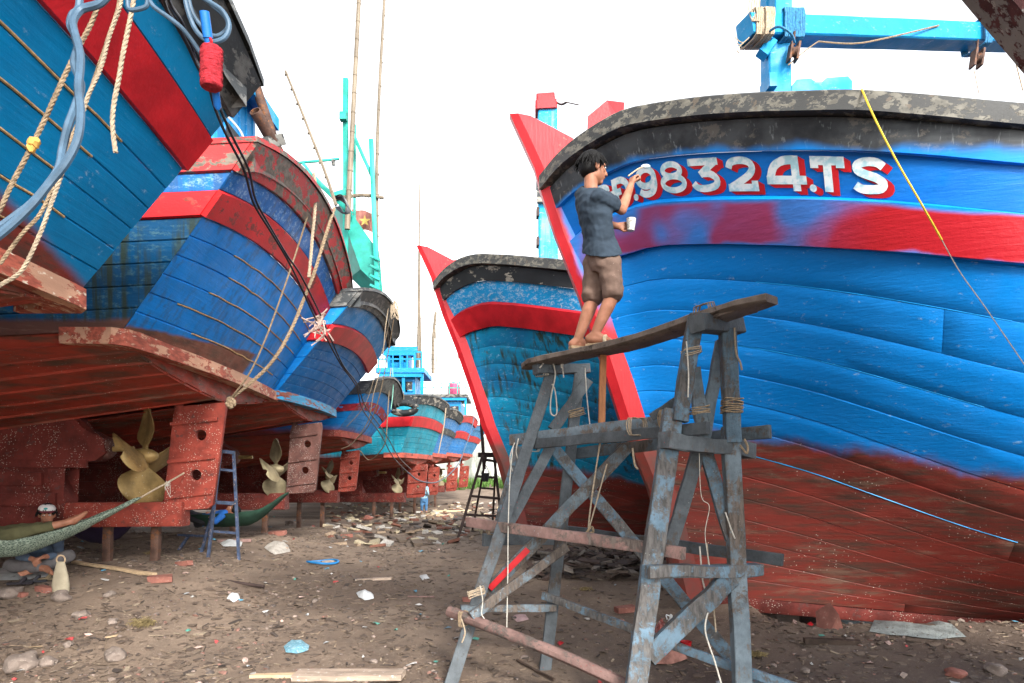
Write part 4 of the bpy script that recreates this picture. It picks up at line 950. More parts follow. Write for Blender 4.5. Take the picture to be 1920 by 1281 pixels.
# flag
mb = MB(); A = P(659, 388, 12.6); N = 10
for i in range(N+1):
    for j in range(7):
        mb.v.append(P(659+44*i/N+j*.9, 391+i*.9+j*6.2+1.5*sin(i*.9), 12.6+.05*sin(i*1.3+j*.5)))
mb.f = [(i*7+j, i*7+j+1, (i+1)*7+j+1, (i+1)*7+j) for i in range(N) for j in range(6)]
fl = thing('flag', 'small faded red flag with a yellow star behind the green frame', 'flag', A); mb.build('cloth', plain('faded_red_cloth', (.38, .16, .13), .8, .2), fl)
mb = MB(); c = P(684, 414, 12.52); mb.v = [c+Vector((cos(pi/2+i*pi/5)*(.11 if i % 2 == 0 else .045), 0, sin(pi/2+i*pi/5)*(.11 if i % 2 == 0 else .045))) for i in range(10)]; mb.v.append(c); mb.f = [(i, (i+1) % 10, 10) for i in range(10)]; mb.build('star', plain('star_yellow', (.62, .42, .12), .7), fl, smooth=False)

# deckhouses far down the row
def deckhouse(label, x0, x1, y0, y1, z0, z1, col, rail, nwin=3, rail_mat=None):
    t = thing('deckhouse', label, 'deckhouse', ((x0+x1)/2, y0, z0))
    part_box('wall', (x0, y0+.3, z0), (x1-.25, y1, z0+(z1-z0)*.8), col, t); part_box('roof', (x0-.3, y0, z1-.16), (x1+.1, y1+.2, z1), M['cabin'] if rail_mat is None else M['cap_grey'], t)
    part_box('roof_beam', (x0-.2, y0+.05, z1-.30), (x1, y0+.15, z1-.163), M['sky_paint'], t)
    for k in range(nwin):
        a = lerp(x0+.1, x1-.75, k/max(1, nwin-1)); w_ = part_box('window', (a, y0+.27, z0+(z1-z0)*.42), (a+.40, y0+.297, z0+(z1-z0)*.66), M['black_paint'], t)
        fr = part_box('window_frame', (a-.04, y0+.25, z0+(z1-z0)*.39), (a+.44, y0+.268, z0+(z1-z0)*.42), M['sky_paint'], t)
    for k in range(3):
        a = lerp(x0, x1, k/2); part_box('post', (a-.05, y0+.1, z0), (a+.05, y0+.2, z1-.16), M['sky_paint'], t)
    if rail:
        for k in range(7): a = lerp(x0-.2, x1, k/6); part_box('rail_post', (a-.02, y0+.02, z1), (a+.02, y0+.06, z1+.55), rail_mat or M['sky_paint'], t)
        for z in (.28, .52): part_box('rail_bar', (x0-.2, y0+.065, z1+z), (x1, y0+.10, z1+z+.05), rail_mat or M['sky_paint'], t)
    return t
deckhouse('sky blue wheelhouse with flat roof above the teal stern', -4.3, -3.05, 23.0, 25, 4.0, 5.25, M['cabin'], True)
t = deckhouse('small upper cabin on the blue wheelhouse roof', -4.25, -3.35, 23.4, 24.6, 5.27, 6.05, M['sky_paint'], False, 2)
deckhouse('grey roofed deckhouse with thin green railing near the second stem', -4.4, -2.25, 33, 36, 3.9, 5.55, M['cabin'], True, 3, M['teal'])
t = thing('barrel', 'magenta plastic barrel on the roof behind the green railing', 'barrel', (-2.9, 33.8, 5.55)); mb = MB(); mb.lathe([(.24, 0), (.28, .1), (.28, .5), (.2, .62)], (-2.9, 33.8, 5.55)); mb.build('drum', plain('magenta_plastic', (.40, .06, .14), .5), t); mb = MB(); mb.lathe([(.08, 0), (.08, .06)], (-2.9, 33.8, 6.17), n=10); mb.build('drum_cap', M['black_paint'], t)
# wall, grass and trees at the end of the yard
mb = MB(); wl = thing('boundary_wall', 'stained pale concrete wall closing the far end of the yard', 'wall', (0, 46, 1.0))
wmn = NT('stained_concrete'); cc = wmn.mix(wmn.rng(wmn.noise(wmn.mul(wmn.P, (1, 1, .4)), .9, 7, .65), .38, .62), (.50, .50, .46), (.16, .17, .14)); wmn.out(cc, .9, wmn.bump(wmn.noise(wmn.P, 6, 5), .4, .03))
for k in range(12): part_box('wall_panel', (-20+k*3.3, 46, .8), (-20+k*3.3+3.27, 46.2, 4.1+.03*(k % 3)), wmn.m, wl); part_box('wall_pier', (-20.02+k*3.3-.12, 45.9, .8), (-20+k*3.3+.12, 46.3, 4.25), wmn.m, wl)
def tuft(mb, c, h, n, spread):
    for _ in range(n):
        a = random.uniform(0, 2*pi); r = random.uniform(0, spread); b = Vector((c[0]+cos(a)*r, c[1]+sin(a)*r*.5, c[2])); q = b+Vector((random.uniform(-.3, .3)*h, random.uniform(-.3, .3)*h, h*random.uniform(.5, 1.1))); s_ = Vector((random.uniform(-1, 1), random.uniform(-1, 1), 0)).normalized()*h*.10
        mb.add([b-s_, b+s_, q], [(0, 1, 2)])
mb = MB()
for k in range(320): x = random.uniform(-9, 4); y = random.uniform(40, 45.8); tuft(mb, (x, y, terr(x, y)), .55, 9, .35)
o = mb.build('grass', plain('fresh_grass', (.075, .15, .03), .8, .5, 2), None, kind='stuff', smooth=False); o['label'] = 'bright green grass growing along the foot of the far wall'; o['category'] = 'grass'
# ------------------------------------------------------------ scaffold
def ground_hit(px, py):
    lo, hi = 1.5, 60; d = lo
    while d < hi:
        p = P(px, py, d)
        if p.z <= terr(p.x, p.y): break
        d += .04
    return Vector((p.x, p.y, terr(p.x, p.y)))
def foot(a, b):      # extend the line a->b down to the ground
    a = Vector(a); b = Vector(b); d = (b-a).normalized(); p = b.copy()
    for _ in range(400):
        if p.z <= terr(p.x, p.y)-.03: break
        p += d*.02
    return p
sc_ = thing('scaffold', 'tall rickety trestle scaffold of grey-blue timbers tied with cord beside the lettered hull', 'scaffold', (1.0, 5.3, 0))
UPV = (0, 1, 0)
def sb(nm, a, b, w_=.10, h_=.09, m='grey_wood', up=UPV, j=.004, ft=False, n=6, label=None, w1=None):
    A, Bq = P(*a), P(*b)
    if ft: Bq = foot(A, Bq)
    mb = MB(); mb.beam(A, Bq, w_, h_, up=up, j=j, n=n, w1=w1); return mb.build(nm, M[m], sc_, label=label, ang=30)
# walking plank: broad worn board with tapered ends
A, Bq = P(985, 688, 6.45), P(1447, 562, 4.55); mb = MB(); N = 26; dr = (Bq-A).normalized(); sd = dr.cross(Vector((0, 0, 1))).normalized(); up = sd.cross(dr)
for i in range(N+1):
    t = i/N; c = A.lerp(Bq, t)+up*(.012*sin(t*9)-.05*(1-(2*t-1)**2)*.6); wd = .145*min(1, .35+t*9)*min(1, .55+(1-t)*6)*(1+.06*mnoise.noise(Vector((t*7, 0, 0)))); th = .028+.010*mnoise.noise(Vector((t*5, 4, 0)))
    for (x, y) in ((-1, -.6), (-.85, -1), (.85, -1), (1, -.6), (1, .7), (.9, 1), (-.9, 1), (-1, .7)):
        mb.v.append(c+sd*(x*wd+.006*mnoise.noise(Vector((t*20, x, y))))+up*(y*th+.004*mnoise.noise(Vector((t*25, x*3, y+5)))))
for i in range(N):
    for q in range(8): mb.f.append((i*8+q, i*8+(q+1) % 8, (i+1)*8+(q+1) % 8, (i+1)*8+q))
mb.f += [tuple(range(7, -1, -1)), tuple(N*8+q for q in range(8))]; mb.build('top_plank', M['plank_wood'], sc_, label='dark worn walking plank on top', ang=35)
# second shorter board stacked under the right end
sb('under_board', (1300, 612, 4.95), (1415, 575, 4.75), .24, .035, 'plank_wood', up=(0, 0, 1))
# left trestle
sb('leg', (1036, 692, 6.35), (846, 1280, 5.36), .105, .085, 'brown_wood', ft=True, n=10)
sb('leg', (1088, 690, 6.45), (1021, 1262, 5.70), .10, .09, 'brown_wood', ft=True, n=10)
sb('brace', (1103, 712, 6.30), (1036, 806, 6.25), .10, .07, 'brown_wood')
sb('brace', (1032, 838, 6.2), (950, 990, 5.95), .095, .07, 'brown_wood')
sb('leg', (978, 840, 6.2), (940, 985, 6.0), .13, .08, 'blue_wood')
sb('bearer', (1003, 692, 6.2), (1102, 692, 6.5), .09, .09, 'brown_wood')
# right trestle
sb('leg', (1305, 592, 4.85), (1274, 790, 4.82), .105, .10, 'blue_wood', n=8)
sb('leg', (1262, 770, 4.88), (1192, 1281, 4.62), .135, .10, 'blue_wood', ft=True, n=10)
sb('leg', (1364, 618, 5.0), (1374, 830, 4.97), .11, .10, 'blue_wood', n=8)
sb('leg', (1369, 800, 5.02), (1389, 1240, 4.8), .115, .10, 'grey_wood', ft=True, n=10)
sb('brace', (1352, 640, 5.2), (1312, 870, 5.15), .085, .06, 'grey_wood')
sb('brace', (1312, 835, 5.15), (1252, 1040, 5.0), .10, .06, 'brown_wood')
sb('brace', (1300, 690, 5.12), (1318, 815, 5.12), .09, .06, 'grey_wood')
sb('brace', (1322, 845, 5.15), (1372, 1012, 4.95), .095, .06, 'blue_wood')
sb('bearer', (1306, 606, 4.70), (1384, 612, 5.2), .12, .11, 'brown_wood')
sb('bearer', (1247, 826, 4.72), (1404, 846, 5.12), .11, .13, 'brown_wood', j=.012)
sb('bearer', (1210, 1073, 4.62), (1424, 1068, 4.95), .11, .085, 'blue_wood', up=(0, 0, 1), j=.008)
sb('brace', (1282, 742, 4.98), (1222, 782, 5.1), .06, .05, 'brown_wood')
# long rails
sb('rail', (958, 826, 6.38), (1272, 787, 5.05), .05, .10, 'grey_wood', up=(0, 0, 1), n=10)
sb('rail', (990, 833, 6.18), (1328, 803, 4.72), .045, .085, 'brown_wood', up=(0, 0, 1), n=10)
sb('rail', (1070, 852, 6.5), (1444, 809, 5.15), .05, .10, 'grey_wood', up=(0, 0, 1), n=10)
sb('rail', (877, 978, 6.05), (1283, 1037, 4.66), .05, .085, 'pink_wood', up=(0, 0, 1), n=10, label='weathered grey rail stained pinkish')
sb('rail', (1028, 990, 6.45), (1468, 1050, 5.12), .045, .09, 'brown_wood', up=(0, 0, 1), n=10)
sb('rail', (906, 1012, 6.1), (1042, 1010, 6.4), .05, .11, 'brown_wood', up=(0, 0, 1))
sb('brace', (1040, 842, 6.22), (1412, 1281, 4.95), .10, .055, 'blue_wood', ft=True, n=12)
sb('brace', (1176, 838, 5.6), (914, 1110, 5.72), .105, .06, 'grey_wood', n=10)
mb = MB(); mb.beam(P(990, 1030, 5.628), P(918, 1104, 5.66), .05, .004, up=(0, 1, 0), j=0); mb.build('red_paint_smear', M['red'], sc_)
sb('brace', (1062, 1026, 5.75), (883, 1156, 5.35), .075, .06, 'grey_wood', n=8)
sb('brace', (1372, 1082, 4.85), (1214, 1232, 4.68), .135, .07, 'blue_wood', n=8)
mb = MB(); mb.tube([P(842, 1146, 5.5), P(950, 1188, 5.2), P(1060, 1232, 4.95), P(1190, 1292, 4.7)], .045, 9); mb.build('pole', M['pink_wood'], sc_, label='round pinkish pole low across the front')
sb('rail', (864, 1141, 5.5), (1042, 1140, 5.75), .04, .06, 'grey_wood', up=(0, 0, 1))
sb('rail', (1018, 1116, 5.78), (1232, 1196, 5.2), .04, .06, 'blue_wood', up=(0, 0, 1))
sb('rail', (1232, 1200, 5.2), (1492, 1290, 4.75), .04, .065, 'blue_wood', up=(0, 0, 1))
sb('prop', (1131, 652, 5.82), (1128, 800, 5.7), .055, .05, 'orange_wood', label='fresh orange-brown prop under the plank', j=.001)
# lashings and cords
def lash(px, py, d, ax, w_=.06, r1=.065, r2=.06, n=5, m='rope_brown', r=.005):
    mb = MB(); wraps(mb, P(px, py, d), ax, w_, r1*.86, r2*.86, n, r*.8, up=(0, 1, 0) if abs(Vector(ax).normalized().z) > .6 else (0, 0, 1)); mb.build('cord_lashing', M[m], sc_)
lash(1296, 660, 4.85, (-.15, 0, 1), .05, .07, .065, 4, 'rope'); lash(1372, 762, 4.98, (.05, 0, 1), .11, .07, .07, 8, 'rope_brown', .006); lash(1320, 590, 4.85, (1, .5, .3), .08, .08, .09, 5)
lash(1194, 800, 5.15, (1, -1.4, 0), .05, .07, .09, 4, 'rope'); lash(1250, 786, 5.0, (1, -1.4, 0), .04, .07, .08, 4); lash(893, 1110, 5.4, (-.3, 0, 1), .05, .075, .07, 5, 'rope'); lash(868, 1160, 5.42, (1, -.4, -.2), .04, .06, .06, 4, 'rope_brown')
lash(1016, 690, 6.3, (1, .5, 0), .06, .08, .08, 5, 'cord'); lash(1080, 775, 6.3, (-.3, 0, 1), .07, .08, .08, 6); lash(925, 990, 5.95, (1, -1, 0), .04, .06, .07, 4); lash(1000, 835, 6.2, (1, -1.4, 0), .04, .06, .08, 3, 'cord'); lash(1310, 770, 4.88, (-.1, 0, 1), .05, .08, .07, 4)
def cord(pts, r=.005, m='cord', par=sc_, nm='hanging_cord'):
    mb = MB(); mb.tube([P(*q) for q in pts], r, 6); return mb.build(nm, M[m], par)
cord([(1012, 690, 6.15), (1030, 672, 6.2), (1041, 700, 6.2), (1033, 745, 6.2), (1033, 775, 6.2), (1044, 775, 6.2), (1041, 735, 6.2), (1035, 720, 6.2)], .007)
cord([(1053, 690, 6.2), (1052, 665, 6.2), (1060, 662, 6.2), (1055, 685, 6.2), (1057, 708, 6.2)], .006)
cord([(1097, 690, 6.2), (1100, 740, 6.1), (1106, 797, 6.0)], .005)
cord([(965, 830, 6.1), (956, 860, 6.1), (965, 890, 6.1), (978, 880, 6.1), (968, 850, 6.1), (972, 822, 6.1)], .006)
cord([(962, 838, 6.0), (956, 900, 5.9), (953, 985, 5.7), (952, 1080, 5.6), (950, 1182, 5.5)], .005)
cord([(1131, 796, 5.6), (1122, 850, 5.6), (1110, 930, 5.55), (1103, 990, 5.5)], .007, 'rope'); cord([(1138, 870, 5.55), (1120, 935, 5.5), (1106, 985, 5.45), (1096, 1005, 5.45)], .006, 'rope'); cord([(1094, 1008, 5.4), (1108, 988, 5.4), (1112, 998, 5.4), (1098, 1000, 5.4)], .010, 'rope_brown')
cord([(1287, 640, 4.75), (1291, 700, 4.75), (1290, 745, 4.75)], .005); cord([(1377, 615, 4.95), (1380, 660, 4.9), (1388, 680, 4.9), (1391, 694, 4.9)], .007, 'rope')
cord([(1311, 850, 4.9), (1315, 930, 4.9), (1330, 950, 4.9), (1322, 1000, 4.85), (1330, 1060, 4.8)], .0025); cord([(1360, 960, 4.75), (1370, 990, 4.75), (1378, 1010, 4.75)], .005)
cord([(1312, 1025, 5.0), (1318, 1090, 4.9), (1330, 1130, 4.8), (1322, 1180, 4.7), (1340, 1240, 4.6), (1352, 1281, 4.55)], .006); cord([(1325, 1018, 4.95), (1332, 1090, 4.9), (1340, 1160, 4.8), (1342, 1185, 4.75)], .006, 'rope')
cord([(1388, 835, 4.9), (1400, 850, 4.85), (1402, 838, 4.85), (1396, 824, 4.9)], .008, 'rope_brown'); cord([(1186, 840, 5.1), (1190, 870, 5.1), (1196, 880, 5.1)], .008, 'rope')
cord([(900, 1098, 5.3), (905, 1125, 5.3), (903, 1150, 5.3), (908, 1160, 5.3)], .004); cord([(865, 1160, 5.3), (872, 1185, 5.3), (866, 1205, 5.3)], .006, 'rope')

# ------------------------------------------------------------ ladders
def frame_thing(label, name, cat, mat, beams, w_, loc):
    t = thing(name, label, cat, loc)
    for (nm, a, b, ft, k) in beams:
        A, Bq = P(*a), P(*b)
        if ft: Bq = foot(A, Bq)
        mb = MB(); mb.beam(A, Bq, w_*k, w_*k, up=UPV, j=.001, n=3); mb.build(nm, mat, t, ang=30)
    return t
frame_thing('narrow rusty blue steel stepladder beside the tall red rudder', 'stepladder', 'ladder', M['grey_steel'],
  [('leg', (414, 845, 9.3), (391, 1040, 9.0), 1, 1), ('leg', (438, 848, 9.35), (447, 1030, 9.15), 1, 1), ('top_step', (412, 846, 9.3), (441, 849, 9.35), 0, 1.3), ('step', (411, 880, 9.25), (439, 883, 9.3), 0, .9), ('step', (404, 942, 9.2), (443, 944, 9.28), 0, 1.3), ('step', (398, 996, 9.15), (445, 1000, 9.2), 0, .9),
   ('rear_leg', (405, 935, 9.5), (374, 1050, 9.4), 1, 1), ('rear_leg', (386, 872, 9.5), (385, 905, 9.5), 0, 1), ('rail', (333, 1003, 9.6), (398, 1006, 9.5), 0, .9), ('rear_leg', (354, 1004, 9.6), (320, 1055, 9.55), 1, 1)], .036, P(414, 1055, 9.2))
frame_thing('dark steel stepladder standing in the yard in front of the second stem', 'stepladder', 'ladder', M['dark_steel'],
  [('leg', (905, 853, 14), (866, 985, 13.7), 1, 1), ('leg', (926, 853, 14.2), (939, 965, 13.9), 1, 1), ('top_step', (898, 853, 14), (932, 853, 14.2), 0, 1.8), ('top_step', (908, 862, 13.9), (936, 866, 14.1), 0, 1), ('step', (893, 893, 13.9), (932, 896, 14), 0, .9), ('step', (882, 930, 13.8), (936, 935, 13.95), 0, .9), ('step', (872, 965, 13.75), (937, 968, 13.9), 0, .9),
   ('rear_leg', (912, 853, 14.5), (893, 955, 15.2), 1, .8), ('rear_leg', (930, 855, 14.6), (925, 955, 15.4), 1, .8), ('step', (900, 915, 14.9), (926, 917, 15.1), 0, .8)], .055, P(905, 990, 14))
t = thing('bucket', 'small dark bucket hanging on the steel stepladder', 'bucket', P(910, 905, 13.8)); mb = MB(); mb.lathe([(.06, -.09), (.085, .09), (.075, .085), (.05, -.08)], P(910, 895, 13.8), n=14); mb.build('pail', M['black_paint'], t); mb = MB(); mb.tube([P(903, 887, 13.8), P(910, 872, 13.8), P(917, 887, 13.8)], .006, 5); mb.build('handle', M['dark_steel'], t)
t = thing('lamp_pole', 'thin dark pole leaning behind the steel stepladder', 'pole', P(905, 880, 16)); mb = MB(); mb.tube([P(908, 880, 16), P(903, 800, 16), P(898, 745, 16)], .04, 8); mb.build('pole', M['dark_steel'], t)

# props and blocks under the keels
def prop_post(a, h_, w_=.13, nm='keel_prop', label='brown post propping the nearest red keel', m='rust'):
    g_ = Vector((a[0], a[1], terr(a[0], a[1])-.05)); mb = MB(); mb.beam(g_, Vector((a[0]+.02, a[1], h_)), w_, w_*.8, up=UPV); o = mb.build(nm, M[m], None, origin=g_); o['label'] = label; o['category'] = 'prop'; o['group'] = 'posts propping the keels'
for B_, n_, lab in ((L2, 2, 'short brown post propping the nearest red keel'), (L3, 2, 'short brown post under the second keel of the left row'), (L4, 2, 'short brown post under the third keel of the left row'), (L5, 2, 'short brown post under the teal boat'), (L6, 2, 'short brown post under the faded blue boat'), (L7, 2, 'short brown post under a far keel')):
    for k in range(n_):
        x = B_.xl-(1.4, .85, 3.2, 5)[k]; prop_post((x, B_.Dc+(.06 if k % 2 else -.04)), B_.zk+.02, .10, label=lab+(', nearer its rudder' if k else ', farther from its rudder'))
def timber(name, label, cat, a, b, w_, h_, m, group=None):
    mb = MB(); mb.beam(a, b, w_, h_, j=.006); o = mb.build(name, M[m], None, origin=Vector(a)); o['label'] = label; o['category'] = cat
    if group: o['group'] = group
    return o
for k, (x, y) in enumerate(((2.3, 7.3), (3.4, 7.3), (4.6, 7.3), (6.2, 7.3))):
    zk = .30-.085*(x-1.9)*.9; g_ = terr(x, y)
    if zk-.12-g_ > .08: timber('keel_block', '%s dark timber block under the keel of the lettered boat' % ('leftmost', 'second', 'third', 'rightmost')[k], 'block', Vector((x, y-.12, (zk-.13+g_)/2)), Vector((x, y+.5, (zk-.13+g_)/2)), .25, zk-.13-g_+.04, 'dark_wood', 'blocks under the lettered boat')
for k, (x, y) in enumerate(((.5, 12.5), (1.6, 12.5), (3.0, 12.5))):
    g_ = terr(x, y); timber('keel_block', '%s dark timber block under the keel of the teal bow' % ('leftmost', 'middle', 'rightmost')[k], 'block', Vector((x, y-.4, (.58+g_)/2)), Vector((x, y+.4, (.58+g_)/2)), .25, .58-g_, 'dark_wood', 'blocks under the teal bow')
# ------------------------------------------------------------ people
def skinmesh(name, mb, voxel, mat, parent, it=3, fold=0, fs=9, label=None, seed=0):
    me = bpy.data.meshes.new(name); o = WORLD[parent.name]
    me.from_pydata([(v[0]-o.x, v[1]-o.y, v[2]-o.z) for v in mb.v], [], mb.f)
    ob = bpy.data.objects.new(name, me); COL.objects.link(ob)
    r = ob.modifiers.new('r', 'REMESH'); r.mode = 'VOXEL'; r.voxel_size = voxel; r.use_smooth_shade = True
    s = ob.modifiers.new('s', 'SMOOTH'); s.factor = .5; s.iterations = it
    freeze(ob); me = ob.data
    if fold:
        nr = [v.normal.copy() for v in me.vertices]
        for v, n in zip(me.vertices, nr):
            p = v.co*fs+Vector((seed, seed, 0)); a = mnoise.noise(Vector((p.x, p.y, p.z*1.6)))+.5*mnoise.noise(p*2.3)
            v.co += n*fold*(a-abs(mnoise.noise(p*.8+Vector((3, 3, 3))))*1.3)
    me.materials.clear(); me.materials.append(mat); me.polygons.foreach_set('use_smooth', [True]*len(me.polygons))
    ob.parent = parent; WORLD[ob.name] = o
    if label: ob['label'] = label
    return ob
def loft(mb, rings, n=20):      # rings: (centre, lateral vec*radius, depth vec*radius)
    o = len(mb.v); m = len(rings)
    for c, a, b in rings:
        for q in range(n):
            t = 2*pi*q/n; ct = cos(t); st = sin(t); mb.v.append(Vector(c)+a*(abs(ct)**.85*(1 if ct > 0 else -1))+b*(abs(st)**.85*(1 if st > 0 else -1)))
    for i in range(m-1):
        for q in range(n): mb.f.append((o+i*n+q, o+i*n+(q+1) % n, o+(i+1)*n+(q+1) % n, o+(i+1)*n+q))
    mb.f.append(tuple(o+q for q in range(n-1, -1, -1))); mb.f.append(tuple(o+(m-1)*n+q for q in range(n)))
def ell(mb, c, r, F, seed=0, amp=0):     # ellipsoid in frame F (right, forward, up)
    R = Matrix((F[0], F[1], F[2])).transposed(); mb.blob(c, r, seed, amp, 3, R)
def hand(mb, w, d, n, s=1.0, curl=.9, side=1):
    """w wrist, d pointing direction, n palm normal, side: thumb side sign"""
    d = Vector(d).normalized(); n = Vector(n).normalized(); n = (n-d*n.dot(d)).normalized(); l = d.cross(n)*side; w = Vector(w)
    for k in (-1, 0, 1): mb.caps(w+l*.014*k*s, w+d*.075*s+l*.022*k*s, .017*s, .014*s, 8)
    for k, (off, L) in enumerate(((.030, .072), (.011, .080), (-.009, .074), (-.028, .058))):
        a = w+d*.078*s+l*off*s; c1 = curl*.55; c2 = curl*1.4
        b = a+(d*cos(c1)+n*sin(c1))*L*.5*s; e = b+(d*cos(c2)+n*sin(c2))*L*.5*s
        mb.caps(a, b, .0098*s, .0088*s, 7); mb.caps(b, e, .0088*s, .0075*s, 7)
    a = w+d*.02*s+l*.022*s; b = a+(d*.6+l*.7+n*.3).normalized()*.042*s; e = b+(d*.8+l*.1+n*.55).normalized()*.034*s
    mb.caps(a, b, .013*s, .0105*s, 7); mb.caps(b, e, .0105*s, .0085*s, 7)
def person(label, J, loc, skin, shirt, pants, hair, opt):
    t = thing('person', label, 'person', loc); g = {k: Vector(v) for k, v in J.items()}; s = opt.get('s', 1.0); vx = opt.get('voxel', .0065)
    lat = (g['shR']-g['shL']).normalized(); nk = (g['shR']+g['shL'])/2; hp = (g['hipR']+g['hipL'])/2; up = (nk-hp).normalized(); fw = up.cross(lat).normalized()*opt.get('fs', 1)
    hu = opt.get('hu', up).normalized() if 'hu' in opt else up; hf = Vector(opt['hf']).normalized(); hu = (Vector(opt.get('hup', (0, 0, 1)))); hu = (hu-hf*hu.dot(hf)).normalized(); hr = hf.cross(hu); F = (hr, hf, hu); hc = g['head']; k = s*opt.get('hs', 1.0)
    L = lambda x, y, z: hc+(hr*x+hf*y+hu*z)*k
    mb = MB()
    ell(mb, L(0, -.012, .035), (.076*k, .095*k, .085*k), F); ell(mb, L(0, .028, -.03), (.060*k, .068*k, .078*k), F); ell(mb, L(0, .055, -.088), (.030*k, .030*k, .026*k), F)
    ell(mb, L(0, .0, -.055), (.060*k, .06*k, .05*k), F)
    mb.caps(L(0, .090, .018), L(0, .110, -.022), .0105*k, .0150*k, 8); ell(mb, L(.013, .098, -.028), (.009*k, .010*k, .008*k), F); ell(mb, L(-.013, .098, -.028), (.009*k, .010*k, .008*k), F)
    mb.caps(L(-.036, .078, .036), L(.036, .078, .036), .012*k, .012*k, 8); ell(mb, L(.040, .062, -.012), (.020*k, .020*k, .018*k), F); ell(mb, L(-.040, .062, -.012), (.020*k, .020*k, .018*k), F)
    mb.caps(L(-.018, .086, -.052), L(.018, .086, -.052), .0075*k, .0075*k, 7); mb.caps(L(-.014, .084, -.064), L(.014, .084, -.064), .008*k, .008*k, 7)
    for sx in (-1, 1): ell(mb, L(.076*sx, -.008, -.004), (.010*k, .021*k, .032*k), F); ell(mb, L(.082*sx, -.016, .006), (.007*k, .014*k, .022*k), F)
    mb.caps(nk-up*.03, L(0, -.022, -.055), .056*s, .053*s)
    cap = lambda a, b, r0, r1: mb.caps(g[a] if isinstance(a, str) else a, g[b] if isinstance(b, str) else b, r0*s, r1*s)
    for sd_ in 'LR':
        sh, el_, wr, hi, kn, an, to = [g[x+sd_] for x in ('sh', 'el', 'wr', 'hip', 'kn', 'an', 'to')]
        cap(sh, el_, .047, .039); m_ = el_.lerp(wr, .3); cap(el_, m_, .039, .040); cap(m_, wr, .040, .027)
        if 'hd'+sd_ in opt: hd = opt['hd'+sd_]; hand(mb, wr, hd[0], hd[1], s, hd[2], hd[3])
        h3 = hi.lerp(kn, .3); cap(hp-up*.03, h3, .070, .070); cap(h3, kn, .070, .056); m_ = kn.lerp(an, .32); back = (kn-an).normalized().cross(lat); cap(kn, m_-back*0, .054, .056); cap(m_, an, .055, .036)
        heel = an+(an-kn).normalized()*.045*s-(to-an).normalized()*.03*s; cap(an, heel, .036, .034); cap(heel, to, .034, .024)
        ft = (to-heel).normalized(); ls = ft.cross(an-to).normalized(); cap(an.lerp(to, .25), to, .033, .022)
        for q in range(5): a = to+ls*(.018-.010*q)*s*1.1; mb.caps(a-ft*.03*s, a+ft*(.030-.004*q)*s, .011*s, .0085*s, 6)
    cap(hp+up*.05, nk-up*.12, .085, .085); body = skinmesh('body', mb, vx, skin, t, 3)
    # eyes, brows, mouth
    eb = MB(); ib = MB(); br = MB()
    for sx in (-1, 1):
        ell(eb, L(.029*sx, .083, .014), (.0125*k, .009*k, .0065*k), F); ell(ib, L(.030*sx, .0895, .014), (.0055*k, .004*k, .0055*k), F)
        br.caps(L(.012*sx, .094, .034), L(.044*sx, .078, .034), .0042*k, .003*k, 6)
    e = eb.build('eye_white', M['letter_white'], t, kind='stuff'); ib.build('iris', M['black_paint'], t, kind='stuff'); br.build('eyebrow', hair, t, kind='stuff')
    lp = MB(); lp.caps(L(-.019, .0915, -.058), L(.019, .0915, -.058), .0038*k, .0038*k, 6); lp.build('mouth', plain('lips', (.22, .07, .06), .5, .1), t)
    # hair
    if hair:
        hb = MB(); ell(hb, L(0, -.020, .048), (.090*k, .104*k, .090*k), F, 3, .10); ell(hb, L(0, -.050, -.005), (.080*k, .072*k, .074*k), F, 4, .12)
        rnd = random.Random(5)
        for q in range(opt.get('locks', 260)):
            a = rnd.uniform(-pi, pi); el_ = rnd.uniform(-.1, 1.3)
            dr = Vector((sin(a)*cos(el_), -cos(a)*cos(el_), sin(el_)))
            if dr.y > .55 and dr.z < .45: continue
            p0 = Vector((dr.x*.084, -.018+dr.y*.100, .042+dr.z*.090)); tg = Vector((dr.x*.35, dr.y*.35+(.25 if dr.y > .1 else -.1), -1+dr.z*.3)).normalized(); ln = rnd.uniform(.035, .065)
            p1 = p0+tg*ln*.6+dr*.010; p2 = p1+tg*ln*.6+dr*rnd.uniform(-.006, .006)
            hb.tube([L(*p0), L(*p1), L(*p2)], .0085*k, 5, 2, r1=.0015)
        hb.build('hair', hair, t, ang=60)
    # clothes
    R1 = opt.get('tw', 1.0)*s; cb = MB(); hem = opt.get('hem', .0)
    tp = lambda f: hp.lerp(nk, f)
    loft(cb, [(tp(hem), lat*.190*R1, fw*.150*R1), (tp(hem+.1), lat*.180*R1, fw*.138*R1), (tp(.22), lat*.160*R1, fw*.115*R1), (tp(.5), lat*.168*R1, fw*.118*R1), (tp(.72), lat*.190*R1, fw*.130*R1), (tp(.90), lat*.195*R1, fw*.118*R1), (tp(1.0)+up*.015, lat*.165*R1, fw*.095*R1), (tp(1.0)+up*.05*s, lat*.085*R1, fw*.078*R1), (tp(1.0)+up*.065*s, lat*.062*s, fw*.062*s)])
    sl = opt.get('sleeve', .55)
    for sd_ in 'LR':
        sh, el_, wr = g['sh'+sd_], g['el'+sd_], g['wr'+sd_]
        if sl < 1: cb.caps(sh-up*.02, sh.lerp(el_, sl), .074*s, .070*s)
        else: cb.caps(sh, el_, .068*s, .055*s); cb.caps(el_, el_.lerp(wr, sl-1), .055*s, .042*s)
    skinmesh('shirt', cb, vx*1.2, shirt, t, 4, .009*s, 11)
    pb = MB(); loft(pb, [(tp(.12), lat*.145*s, fw*.10*s), (tp(0), lat*.165*s, fw*.120*s), (hp-up*.10*s, lat*.168*s, fw*.125*s), (hp-up*.16*s, lat*.13*s, fw*.11*s)])
    pl = opt.get('pant', .92)
